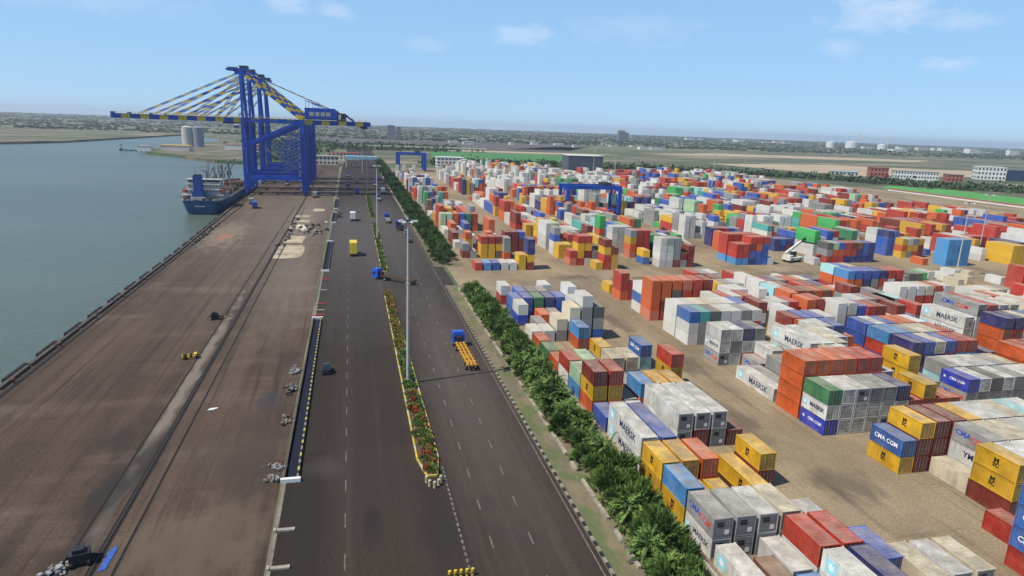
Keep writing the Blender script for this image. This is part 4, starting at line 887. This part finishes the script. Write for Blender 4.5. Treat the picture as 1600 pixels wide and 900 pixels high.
    for k in range(13):
        x, y = rr.uniform(-9, 9), rr.uniform(2, 60); mb = MB(); h_ = rr.uniform(18, 27); mb.bar((x, y, 7), (x, y, h_), .28, rr.choice((m_mast, m_sup))); mb.bar((x-1.6, y, h_-2.5), (x+1.6, y, h_-2.5), .16, m_mast); mb.bar((x, y, h_-1), (x+rr.uniform(-4, 4), y+9, 9), .14, m_mast); mb.obj('mast', t)
    t.scale = (.93, 1, .96)
    return t
m_funn = mat('funnel_paint', (.02, .06, .28), .5, var=.3); m_boat = mat('lifeboat_paint', (.55, .1, .07), .5, var=.25); m_rope2 = mat('brown_gear', (.2, .11, .06), .8, var=.5, scale=1); m_mast = mat('derrick_paint', (.12, .12, .12), .6, var=.4, scale=.6)
ship()
# ------------------------------------------------------------------ quay furniture
y = 60; n = 0
while y < 345:
    n += 1; xq = -59.9 if y < 241 else -59.9-(y-241)*.018
    t = thing('quay_fender', f'long black rubber fender on the quay edge, {nth(n)} from the near end', 'fender', (xq-.3, y, 0), 0, 'rubber fenders along the water edge')
    mb = MB(); mb.bx(-.4, .2, 0, 8.5, -.9, .16, RUB); mb.obj('rubber_bar', t)
    mb = MB(); mb.bx(-.35, .3, .8, 1.2, .16, .22, DARK); mb.bx(-.35, .3, 7.2, 7.6, .16, .22, DARK); mb.obj('bracket', t); y += 13.5
m_kb = mat('coping_concrete', (.1, .08, .07), .9, var=.4, scale=.6)
mb = MB(); y = 40
while y < 380: mb.bx(-59.3-(max(0, y-241)*.018), -58.6-(max(0, y-241)*.018), y, y+11.2, .02, .5, m_kb); y += 11.8
mb.obj('quay_coping', label='low brown concrete coping along the water edge of the quay', cat='coping')
m_rope = mat('rusty_iron', (.12, .07, .045), .8, var=.5, scale=2)
y = 66; n = 0
while y < 350:
    n += 1; mb = MB(); mb.cyl((0, 0, 0), (0, 0, .55), .28, m_rope, 10, .24); mb.cyl((0, 0, .55), (0, 0, .75), .42, m_rope, 10, .36)
    mb.obj('mooring_bollard', label=f'squat rusty mooring bollard on the quay edge, {nth(n)} from camera', cat='bollard', group='mooring bollards on the quay', loc=(-57.9-(max(0, y-241)*.018)-.3, y, .02)); y += 20
# cable trenches
m_pit_shade = mat('trench_shade', (.008, .012, .03), .8, var=.5)  # flat sheet above the deck; shaded trench depth is painted in its dark colour
def trench(y0, y1, label, zebra):
    t = thing('cable_trench', label, 'trench', (-8.6, y0, 0)); L_ = y1-y0
    mb = MB(); mb.bx(-.75, .75, 0, L_, .03, .05, m_pit_shade); mb.obj('pit_shade', t)
    mb = MB(); mb.bx(-.98, -.75, 0, L_, .02, .5, m_kb); mb.obj('side_wall', t)
    mb = MB(); q = 0; k = 0
    while q < L_: mb.bx(.75, 1.0, q, min(L_, q+.98), .02, .5, (m_kw, DARK, m_yp, DARK)[k % 4] if zebra else m_kb); q += 1; k += 1
    mb.obj('kerb_blocks', t)
    for q in (-.5, L_): mb = MB(); mb.bx(-1.25, 1.3, q, q+.55, .02, .55, WHT); mb.obj('end_block', t)
for a, b_, s, z in ((84, 160, 'long dark open cable trench beside the near road', True), (214, 268, 'second open cable trench, beyond the long near one', False), (320, 356, 'third cable trench beside the parked dark car', False), (372, 420, 'farthest cable trench before the crane legs', False)): trench(a, b_, s, z)
for i, y in enumerate((65.6, 72.6, 163.5, 168, 174, 189, 202)):
    mb = MB(); mb.bx(-1.0, 1.0, -.25, .25, 0, .22, m_line if i < 2 or i % 2 else RED); mb.bx(-1.35, -1.1, -.3, .3, 0, .3, CONC)
    mb.obj('barrier_block', label=('pale concrete strip block across the road edge, ' if i < 2 or i % 2 else 'faded red strip block across the road edge, ')+nth(i+1)+' from camera', cat='barrier block', group='strip blocks at the quay road edge', loc=(-8.2, y, .03))
# rubble, sacks and machines on the quay
m_rub = mat('rubble_concrete', (.26, .22, .18), .95, var=.55, scale=1.5)
def heap(name, x, y, rx, ry, n, seed, label, cat, mats, s0=.2, s1=.65, hz=.35):
    r = random.Random(seed); mb = MB()
    for k in range(n):
        px_, py_ = r.gauss(0, .4)*rx, r.gauss(0, .4)*ry; s = r.uniform(s0, s1)
        a = Vector((px_, py_, .1+r.random()*hz)); d = Vector((r.gauss(0, 1), r.gauss(0, 1), r.gauss(0, .4))).normalized()*s
        mb.bar(a-d/2, a+d/2, s*r.uniform(.35, .8), r.choice(mats), s*r.uniform(.3, .6))
    return mb.obj(name, label=label, cat=cat, loc=(x, y, .02), kind='stuff' if ry > 3 or n < 30 else None)
heap('rubble_pile', -10.9, 84.6, 1.2, 1.2, 26, 1, 'heap of pale broken concrete beside the near trench end', 'rubble', [m_rub, m_rub, GRY])
heap('rubble_pile', -10.8, 87.8, 1.3, 1.0, 22, 2, 'small grey rubble heap just behind the trench end heap', 'rubble', [m_rub, GRY])
heap('rubble_pile', -11.0, 116, 1.3, 3.2, 50, 3, 'pile of grey sacks and scrap beside the middle of the long trench', 'rubble', [m_rub, GRY, DARK])
heap('rubble_pile', -10.9, 125, 1.2, 2.6, 34, 4, 'farther pile of grey scrap beside the long trench', 'rubble', [m_rub, GRY])
heap('rubble_pile', -10.8, 103, .9, 3.5, 22, 5, 'thin scatter of yellowish stone along the near trench wall', 'rubble', [m_rub, m_soil])
heap('scrap_heap', -16.5, 300, 7, 22, 46, 6, 'scattered pale slabs around the worn patches near the cranes', 'debris', [m_rub, WHT, DARK], .6, 2.2, .2)
heap('scrap_heap', -26, 290, 2.5, 45, 60, 7, 'line of loose slabs along the crane rail before the cranes', 'debris', [m_rub, DARK, m_rub], .6, 1.9, .2)
heap('scrap_heap', -57.5, 285, .9, 32, 60, 8, 'rocky debris strewn along the quay edge near the ship', 'debris', [m_rub, m_rope, DARK], .4, 1.4, .2)
heap('cable_heap', -30.4, 69.2, 1.2, .9, 40, 9, 'tangle of grey hoses beside the black quay machine', 'hoses', [GRY, m_rub], .2, .8, .4)
def machine(x, y, s, mats, label, seed):
    t = thing('quay_machine', label, 'machine', (x, y, .02), .25); mb = MB(); mb.bx(-1*s, 1*s, -.8*s, .8*s, .35*s, 1.5*s, mats[0]); mb.bx(-.6*s, .5*s, -.6*s, .5*s, 1.5*s, 2.0*s, mats[0]); mb.obj('housing', t)
    for sx in (-1, 1):
        for sy in (-1, 1): mb = MB(); mb.cyl((sx*.85*s-.12, sy*.7*s, .35*s), (sx*.85*s+.12, sy*.7*s, .35*s), .36*s, RUB, 12); mb.obj('wheel', t)
    mb = MB(); mb.bar((1*s, 0, .8*s), (2.2*s, .3*s, .4*s), .25*s, mats[1]); mb.bar((-1*s, .4*s, 1.2*s), (-1.9*s, -.3*s, .2*s), .2*s, mats[1]); mb.obj('arm', t)
machine(-28.7, 70.3, .95, (DARK, RUB), 'black wheeled machine on the quay near the blue strip', 1)
machine(-31.9, 162.5, .9, (DARK, m_rope), 'dark machine standing alone between the quay rails', 2)
heap('scrap_heap', -30.2, 164.6, 1.6, .9, 14, 12, 'low rusty scrap beside the dark machine on the quay', 'debris', [m_rope, m_rub])
t = thing('rail_trolley', 'yellow and black wheeled frame standing on the quay rails', 'trolley', (-31.6, 135.2, .02), .2)
for s in (-1, 1): mb = MB(); mb.striped((-1.5, s*.6, .55), (1.5, s*.6, .55), .3, [YEL, DARK], 6, .3); mb.obj('beam', t)
mb = MB(); mb.bx(-1.2, -.9, -.7, .7, .3, .9, m_rope); mb.bx(.8, 1.3, -.7, .7, .3, 1.0, YEL); mb.obj('cross_member', t)
for s in (-1, 1):
    for q in (-1.1, 1.1): mb = MB(); mb.cyl((q-.1, s*.6, .25), (q+.1, s*.6, .25), .25, RUB, 10); mb.obj('wheel', t)
m_tarp = mat('blue_tarp', (.04, .12, .42), .7, var=.4, scale=1.2)
mb = MB(); mb.prism([(-.3, 0), (.35, .4), (.45, 3.9), (.15, 4.6), (-.35, 3.4)], 0, .05, m_tarp); mb.obj('blue_sheet', label='strip of blue sheeting lying along the near crane rail', cat='sheet', loc=(-26.2, 68.3, .03))
mb = MB(); mb.prism([(-.8, -.2), (.1, -.35), (.9, .0), (.8, .3), (-.3, .4)], 0, .12, WHT); mb.obj('white_debris', label='single white scrap lying alone on the brown quay deck', cat='debris', loc=(-22.8, 109.2, .03), rz=.3)
# yellow bollards
for i, (x, y) in enumerate([(9.3, 79.6), (9.9, 79.1), (10.5, 79.6), (9.0, 80.6), (10.9, 80.5)]):
    mb = MB(); mb.cyl((0, 0, 0), (0, 0, .9), .2, m_kerbw, 10); mb.cyl((0, 0, .35), (0, 0, .6), .205, m_yp, 10); mb.obj('traffic_drum', label='pale drum with a yellow band at the near tip of the planted median, '+['left', 'front middle', 'front right', 'far left', 'far right'][i], cat='drum', group='drums guarding the median tip', loc=(x, y, .02))
for i in range(5):
    mb = MB(); mb.cyl((0, 0, 0), (0, 0, .8), .17, YEL, 10); mb.cyl((0, 0, .3), (0, 0, .45), .175, DARK, 10); mb.obj('road_bollard', label=f'yellow black-ringed bollard at the bottom edge of the road, {nth(i+1)} from left', cat='bollard', group='yellow bollards across the median gap', loc=(9.3+.62*i, 60.9, .02))
# ------------------------------------------------------------------ lamp masts
def mast(x, y, H, label, r0=.3):
    t = thing('lamp_mast', label, 'lamp mast', (x, y, .02), 0, 'tall lighting masts'); mb = MB(); mb.cyl((0, 0, 0), (0, 0, H), r0, m_pole, 12, r0*.45); mb.obj('pole', t)
    mb = MB(); mb.cyl((0, 0, H-.5), (0, 0, H-.3), .9, DARK, 12)
    for k in range(8):
        a = k*math.pi/4; mb.bar((0, 0, H-.35), (1.3*math.cos(a), 1.3*math.sin(a), H-.35), .08, GRY)
    mb.obj('lamp_ring', t)
    for k in range(6):
        a = k*math.pi/3; mb = MB(); mb.box((1.35*math.cos(a), 1.35*math.sin(a), H-.55), (.6, .5, .28), WHT, a); mb.obj('floodlight', t)
    mb = MB(); mb.cyl((0, 0, 0), (0, 0, .7), .6, CONC, 12); mb.obj('base', t)
m_pole = mat('galvanised_pole', (.52, .5, .46), .5, var=.25, scale=.5)
mast(9.4, 116.1, 30.6, 'very tall pale lamp mast rising from the near planted median')
mast(9.9, 276, 30, 'second lamp mast, rising from the plain green median'); mast(9.9, 452, 30, 'third lamp mast, farther along the median'); mast(10.2, 640, 30, 'farthest median lamp mast before the gate canopy')
mast(211, 191, 27, 'pale lamp mast standing left of the light blue container stack', .26); mast(258, 225, 27, 'slim lamp mast between red and yellow stacks at right', .22)
mast(183, 452, 30, 'slender yard mast standing among far red containers', .3); mast(300, 520, 30, 'far yard mast near the right tree belt', .3); mast(225, 610, 30, 'yard mast near the dark block building', .3); mast(405, 640, 30, 'distant mast in front of the tree belt', .3)
# ------------------------------------------------------------------ vehicles
m_ytruck = mat('yellow_body_paint', (.75, .55, .05), .5, var=.2); m_bcab = mat('blue_cab_paint', (.02, .1, .5), .35, var=.2, spec=.5); m_wcab = mat('white_cab_paint', (.72, .72, .7), .35, var=.15, spec=.5); m_org = mat('orange_frame', (.6, .31, .03), .6, var=.3, scale=1.5)
def wheels(t, pts, r=.5, w=.3):
    for x, y in pts:
        mb = MB(); mb.cyl((x-w/2, y, r), (x+w/2, y, r), r, RUB, 14); o = mb.obj('wheel', t); mb = MB(); mb.cyl((x-w/2-.01, y, r), (x+w/2+.01, y, r), r*.5, GRY, 10); mb.obj('rim', o)
def cab(t, y0, m_, w=2.4, l=2.1, h=2.7):
    mb = MB(); mb.prism([(-w/2, y0), (w/2, y0), (w/2, y0+l-.25), (w/2-.15, y0+l), (-w/2+.15, y0+l), (-w/2, y0+l-.25)], .6, h, m_); mb.bx(-w/2+.2, w/2-.2, y0+.3, y0+l-.5, h, h+.3, m_); o = mb.obj('cab', t)
    mb = MB(); mb.bx(-w/2+.15, w/2-.15, y0+l-.02, y0+l+.03, 1.5, 2.4, GLS)
    for s in (-1, 1): mb.bx(min(s*w/2, s*(w/2+.02)), max(s*w/2, s*(w/2+.02)), y0+.9, y0+l-.4, 1.5, 2.3, GLS)
    mb.bx(-w/2+.3, w/2-.3, y0-.02, y0, 1.6, 2.3, GLS); mb.obj('window', o)
def box_truck(x, y, m_box, m_cab, L_, hb, label, rz=0):
    t = thing('box_truck', label, 'truck', (x, y, .03), rz); cab(t, L_-2.1, m_cab, h=2.6)
    mb = MB(); mb.bx(-1.25, 1.25, 0, L_-2.3, 1.0, hb, m_box); mb.obj('cargo_box', t)
    mb = MB(); mb.bx(-1.1, 1.1, -.03, 0, 1.15, hb-.15, m_box); mb.bx(-.02, .02, -.05, -.03, 1.2, hb-.2, DARK); mb.obj('rear_door', t)
    mb = MB(); mb.bx(-.5, .5, .1, L_-.6, .6, 1.0, DARK); mb.bx(-1.1, 1.1, .1, .3, .55, .7, DARK); mb.obj('chassis', t)
    wheels(t, [(-1, .9), (1, .9), (-1, 2), (1, 2), (-1, L_-1.2), (1, L_-1.2)]); return t
box_truck(.2, 237.5, m_ytruck, m_ytruck, 8.5, 5.0, 'yellow high-sided truck driving on the left carriageway')
box_truck(.3, 325, m_wcab, m_wcab, 8, 4.1, 'white box truck farther along the left carriageway')
def tractor(x, y, rz, L_, m_tr, label, cabm=None):
    cabm = cabm or m_bcab; t = thing('terminal_tractor', label, 'truck', (x, y, .03), rz, 'terminal tractors with skeletal trailers'); cab(t, L_-2.4, cabm, 2.5, 2.3, 3.0)
    for s in (-1, 1): mb = MB(); mb.bar((s*.75, 0, 1.25), (s*.75, L_-3.4, 1.25), .22, m_tr, .4); mb.obj('trailer_rail', t)
    mb = MB(); mb.bar((0, 0, 1.2), (0, L_-3.6, 1.2), .3, m_tr, .3)
    for k in range(8): yy = .3+k*(L_-4)/7; mb.bx(-1.22, 1.22, yy-.12, yy+.12, 1.1, 1.42, m_tr)
    mb.bar((-.75, .3, 1.3), (.75, (L_-4)/2, 1.3), .12, m_tr); mb.bar((.75, .3, 1.3), (-.75, (L_-4)/2, 1.3), .12, m_tr); mb.obj('trailer_frame', t)
    mb = MB(); mb.bx(-.55, .55, L_-6, L_-.6, .7, 1.0, DARK); mb.bx(-.5, .5, L_-3.4, L_-2.6, 1, 2.4, DARK); mb.obj('chassis', t)
    wheels(t, [(sx, yy) for sx in (-1.05, 1.05) for yy in (1.2, 2.5, L_-5, L_-1.3)]); return t
tractor(22.2, 120.6, .02, 17.5, m_org, 'blue tractor pulling an orange skeletal trailer on the right carriageway')
tractor(17.8, 193.2, .85, 15.5, m_rope, 'blue tractor turning through the median gap with an empty rusty trailer')
tractor(16.6, 318, 0, 15, GRY, 'far blue tractor with grey trailer beyond the plain green median'); tractor(20.5, 296, 0, 13, DARK, 'blue tractor with a black trailer left of the far trees')
def car(x, y, rz, m_, label, name='car', L_=4.2, h=1.5, w=1.75):
    t = thing(name, label, 'car', (x, y, .03), rz); mb = MB(); mb.prism([(-w/2, .15), (-w/2+.15, 0), (w/2-.15, 0), (w/2, .15), (w/2, L_-.3), (w/2-.25, L_), (-w/2+.25, L_), (-w/2, L_-.3)], .3, h*.55, m_); mb.obj('body', t)
    mb = MB(); z0, z1 = h*.55, h; a = w/2-.08; b_ = w/2-.25
    mb.add([(-a, .25, z0), (a, .25, z0), (a, L_-1.1, z0), (-a, L_-1.1, z0), (-b_, .7, z1), (b_, .7, z1), (b_, L_-1.9, z1), (-b_, L_-1.9, z1)], [(0, 1, 5, 4), (1, 2, 6, 5), (2, 3, 7, 6), (3, 0, 4, 7)], GLS); mb.bx(-b_, b_, .7, L_-1.9, z1, z1+.04, m_); mb.obj('cabin', t)
    wheels(t, [(sx, yy) for sx in (-w/2+.1, w/2-.1) for yy in (.8, L_-.85)], .32, .2)
m_dcar = mat('dark_car_paint', (.03, .03, .035), .3, var=.1, spec=.5); m_gcar = mat('grey_car_paint', (.3, .31, .3), .3, var=.1, spec=.5)
car(-8.2+2.9, 122.2, 0, m_dcar, 'small dark van parked beside the long trench', 'small_van', 3.6, 1.9, 1.6); car(-6.1, 338, .1, m_dcar, 'dark car parked beside the third trench')
car(-6.3, 352, .1, m_gcar, 'grey car parked behind the dark car'); car(21.8, 309, 0, m_wcab, 'white car on the right carriageway near the far trees'); car(22.6, 286, 0, m_gcar, 'grey car at the roadside of the far tree line'); car(22.3, 265, 0, m_dcar, 'dark car on the right carriageway beyond the gap')
box_truck(-49.5, 370, m_tarp, m_bcab, 8, 3.4, 'blue truck parked on the quay beside the ship', .15); box_truck(-53.5, 388, GRY, m_bcab, 8, 3.2, 'second quay truck with a grey box, nearer the cranes', .15)
for i, (x, y) in enumerate([(3.5, 452), (-2.5, 480), (4.2, 528), (16, 410), (20.5, 455), (17, 505), (21.5, 560), (-3, 590), (-22, 425), (-45, 500), (-40, 560)]):
    (tractor if i % 2 else box_truck)(*((x, y, 0, 13, GRY, f'small distant tractor and trailer near the cranes, {nth(i//2+1)} outward') if i % 2 else (x, y, (m_tarp, m_wcab, GRY)[i % 3], m_wcab, 8, 3.4, f'small distant box truck on the road by the cranes, {nth(i//2+1)} outward')))
m_rs = mat('stacker_paint', (.72, .7, .62), .5, var=.2)
def reach(x, y, rz, label):
    t = thing('reach_stacker', label, 'reach stacker', (x, y, .03), rz, 'reach stackers working between the stacks'); mb = MB(); mb.bx(-1.9, 1.9, 0, 7.6, .9, 1.9, m_rs); mb.bx(-1.7, 1.7, 0, 2.1, 1.9, 2.8, m_rs); mb.obj('chassis', t)
    mb = MB(); mb.bx(-.75, .75, 3, 4.9, 1.9, 4.1, DARK); mb.bx(-.8, .8, 2.95, 4.95, 4.1, 4.25, m_rs); mb.obj('operator_cab', t)
    mb = MB(); mb.bar((-1.2, .8, 3.2), (-1.2, 9.5, 7.4), .7, m_rs, .8); mb.bar((-1.2, 9.3, 7.3), (-1.2, 12, 8.6), .5, DARK, .55); mb.obj('boom', t)
    mb = MB(); mb.bar((-1.2, 12, 8.6), (-1.2, 12, 7.2), .3, DARK); mb.bx(-3.9, 3.9, 11.3, 12.6, 6.8, 7.2, DARK); mb.obj('spreader', t)
    wheels(t, [(sx, yy) for sx in (-1.6, 1.6) for yy in (1.2, 6.2)], .8, .6)
reach(161.3, 219.5, -1.25, 'white reach stacker with raised boom in front of the yellow boxes'); reach(134.5, 245, .9, 'white reach stacker behind the tall white container stack')
# ------------------------------------------------------------------ port buildings
def building(name, x, y, w, d, h, m_, label, m_roofm=None, floors=2, rz=0, win=GLS, step=4.0, cat='building', mr=None):
    t = thing(name, label, cat, (x, y, 0), rz); mb = MB(); mb.bx(0, w, 0, d, 0, h, m_); mb.obj('wall', t)
    mb = MB(); mb.bx(-.4, w+.4, -.4, d+.4, h, h+.5, m_roofm or CONC); mb.obj('roof', t)
    if win:
        fh = h/floors; n_ = max(1, min(24, int(w/step)))
        for f_ in range(floors):
            for k in range(n_):
                a = (k+.25)*w/n_; mb = MB(); mb.bx(a, a+w/n_*.5, -.08, 0, f_*fh+fh*.3, f_*fh+fh*.78, win); mb.obj('window', t)
        n2 = max(1, min(8, int(d/step)))
        for f_ in range(floors):
            for k in range(n2):
                a = (k+.25)*d/n2; mb = MB(); mb.bx(-.08, 0, a, a+d/n2*.5, f_*fh+fh*.3, f_*fh+fh*.78, win); mb.obj('window', t)
    return t
m_tower = mat('tower_facade', (.2, .2, .22), .7, var=.3, scale=.1); m_dkb = mat('dark_cladding', (.09, .11, .14), .5, var=.3, scale=.1); m_navyb = mat('navy_cladding', (.03, .045, .1), .5, var=.3, scale=.1); m_brick = mat('red_facade', (.42, .13, .09), .8, var=.3, scale=.1); m_crm = mat('cream_facade', (.66, .6, .5), .8, var=.2, scale=.1)
m_brf = mat('red_roof_tiles', (.4, .06, .06), .8, var=.3, scale=.2); m_blf = mat('light_blue_roof', (.3, .5, .62), .6, var=.2, scale=.1); m_ylf = mat('yellow_roof', (.6, .38, .06), .7, var=.3, scale=.1)
t = thing('gate_canopy', 'light blue gate canopy spanning the road beyond the cranes', 'canopy', (-3, 715, 0))
mb = MB(); mb.bx(-3, 29, 0, 14, 8.4, 11.4, m_blf); mb.obj('roof', t)
for x in (-2, 5, 12, 19, 27):
    mb = MB(); mb.bx(x-.5, x+.5, 4, 9, 0, 8.4, m_crm); mb.obj('booth', t)
building('port_office', -37, 745, 24, 12, 9, m_crm, 'cream two-storey office left of the gate canopy', CONC, 2); building('port_office', -22, 850, 34, 14, 8, m_crm, 'cream building with red roof behind the gate canopy', m_brf, 2)
building('port_office', 92, 745, 30, 14, 11, WHT, 'white three-storey office behind the far gantry crane', WHT, 3); building('office_block', 243, 742, 42, 26, 17, m_dkb, 'dark grey block with pale roof behind the white stacks', WHT, 4, win=None)
building('office_block', 833, 752, 34, 22, 17, WHT, 'white end block attached left of the long navy shed', WHT, 3, rz=-.55); building('warehouse', 858, 738, 150, 40, 14, m_navyb, 'long navy warehouse behind trees at the right edge', m_dkb, 1, rz=-.55, win=None)
building('apartment_block', 606, 690, 20, 16, 15, m_brick, 'red office block at left of the white building group', m_brick, 3, rz=-.5); building('office_block', 625, 672, 46, 16, 13, WHT, 'white flat-roofed office with dark window bands', CONC, 3, rz=-.5, step=3)
building('office_block', 560, 700, 30, 12, 9, m_crm, 'low cream office left of the red block', m_blf, 2, rz=-.5); building('office_block', 668, 640, 16, 16, 12, m_brick, 'brown tower block right of the white office', CONC, 3, rz=-.5)
building('boundary_wall', 506.5, 250, .6, 300, 1.6, WHT, 'long white wall beside the bright green strip', RED, 1, win=None, cat='wall')
building('storage_shed', -238, 955, 34, 22, 7, m_crm, 'jetty shed with a yellow roof beside the silos', m_ylf, 1, win=None); building('storage_shed', -262, 942, 16, 12, 6, WHT, 'small pale shed at the root of the dark jetty', CONC, 1, win=None)
building('storage_shed', -130, 950, 50, 20, 6, m_crm, 'low pink-roofed shed right of the silos', m_brick, 1, win=None); building('storage_shed', -175, 1040, 60, 25, 7, WHT, 'long white shed behind the silos', m_brick, 1, win=None); building('storage_shed', -120, 860, 36, 14, 6, m_crm, 'low cream shed near the far crane legs', CONC, 1, win=None)
m_silo = mat('silo_concrete', (.5, .48, .43), .8, var=.15, scale=.05); m_silo2 = mat('silo_grey', (.24, .27, .32), .8, var=.15, scale=.05)
for x, m_, lb in ((-240, m_silo, 'pale round silo, left of the pair by the jetty'), (-225.5, m_silo2, 'grey round silo, right of the pair by the jetty')):
    t = thing('storage_silo', lb, 'silo', (x, 1120, 0), 0, 'pair of round silos'); mb = MB(); mb.cyl((0, 0, 0), (0, 0, 28), 8.2, m_, 32); mb.obj('shell', t); mb = MB(); mb.cyl((0, 0, 28), (0, 0, 30), 8.4, m_, 32, 4); mb.bx(-2, 2, -2, 2, 29, 33, GRY); mb.obj('cap', t)
t = thing('jetty', 'low dark jetty with a small beacon reaching out into the water', 'jetty', (-292, 975, -3)); mb = MB(); mb.bx(0, 52, 0, 3.5, 1.2, 2.4, DARK); mb.bx(0, 3, -1, 4.5, 1.2, 3.2, DARK); mb.obj('deck', t)
for k in range(9): mb = MB(); mb.cyl((1.5+6*k, 1.7, -2), (1.5+6*k, 1.7, 1.3), .5, DARK, 8); mb.obj('pile', t)
mb = MB(); mb.cyl((2, 1.7, 3), (2, 1.7, 8.5), .5, DARK, 8, .3); mb.bx(1.2, 2.8, .9, 2.5, 8.5, 9.3, DARK); mb.obj('beacon', t)
t = thing('road_bridge', 'long pale elevated road crossing behind the gate', 'bridge', (5, 1190, 0)); mb = MB(); mb.bx(0, 230, 0, 9, 5.5, 7.2, m_crm); mb.obj('deck', t)
for k in range(12): mb = MB(); mb.bx(4+20*k, 6+20*k, 2, 7, 0, 5.5, m_crm); mb.obj('pier', t)
# heaps and stacks of the far industrial ground
for i, (x, y, w, h) in enumerate([(98, 1900, 20, 38), (125, 1930, 12, 34), (1180, 2900, 30, 48), (1230, 2950, 20, 40)]):
    building('factory_tower', x, y, w, w*.6, h, m_tower, ['wide hazy factory tower just right of the boom end', 'narrow hazy factory tower beside the wide one', 'tall hazy blue-grey tower group on the plain', 'lower hazy tower right of the tall group'][i], m_dkb, 1, win=None)
r_ = random.Random(21)
place = ['right of the boom end', 'on the middle horizon', 'on the right horizon']
for i in range(34):
    if i < 14: x, y = r_.uniform(250, 900), r_.uniform(1600, 2100)
    elif i < 22: x, y = r_.uniform(2300, 3000), r_.uniform(4000, 4600)
    else: x, y = r_.uniform(2400, 3400), r_.uniform(2700, 3300)
    w = r_.uniform(10, 34) if i < 14 else r_.uniform(20, 80); h = r_.uniform(4, 7) if i < 14 else r_.uniform(8, 26)
    building('white_building', x, y, w, r_.uniform(10, 20) if i < 14 else r_.uniform(20, 40), h, WHT if i % 3 else m_crm, f'tiny pale building {place[0 if i < 14 else 1 if i < 22 else 2]}, {nth(i+1)} by height and distance', WHT, 1, win=None)
for i, (x, y, r0, h) in enumerate([(2620, 3150, 30, 34), (2560, 3240, 22, 28), (2790, 3120, 24, 26)]):
    t = thing('storage_tank', ['largest white tank at the right horizon', 'smaller white tank left of the largest', 'white tank right of the largest'][i], 'tank', (x, y, 0)); mb = MB(); mb.cyl((0, 0, 0), (0, 0, h), r0, WHT, 24); mb.obj('shell', t); mb = MB(); mb.cyl((0, 0, h), (0, 0, h+4), r0, WHT, 24, 3); mb.obj('dome', t)
for i, (x, y, h) in enumerate([(2700, 3200, 85), (2850, 3150, 75)]):
    t = thing('chimney', ['slim chimney rising above the white tanks', 'second slim chimney right of the white tanks'][i], 'chimney', (x, y, 0)); mb = MB(); mb.cyl((0, 0, 0), (0, 0, h), 3.5, m_crm, 12, 2); mb.obj('stack', t)
# ------------------------------------------------------------------ haze
hm = D.materials.new('haze_air'); hm.use_nodes = True; t = hm.node_tree; t.nodes.remove(t.nodes['Principled BSDF']); v = t.nodes.new('ShaderNodeVolumePrincipled')
v.inputs['Density'].default_value = HAZE; v.inputs['Color'].default_value = (.86, .92, 1, 1); v.inputs['Anisotropy'].default_value = .3; t.links.new(v.outputs[0], t.nodes['Material Output'].inputs['Volume'])
mb = MB(); mb.bx(-12500, 9900, -400, 9400, -6.5, 82, hm); o = mb.obj('haze', kind='stuff', label='pale blue haze over the port and plain', cat='haze')
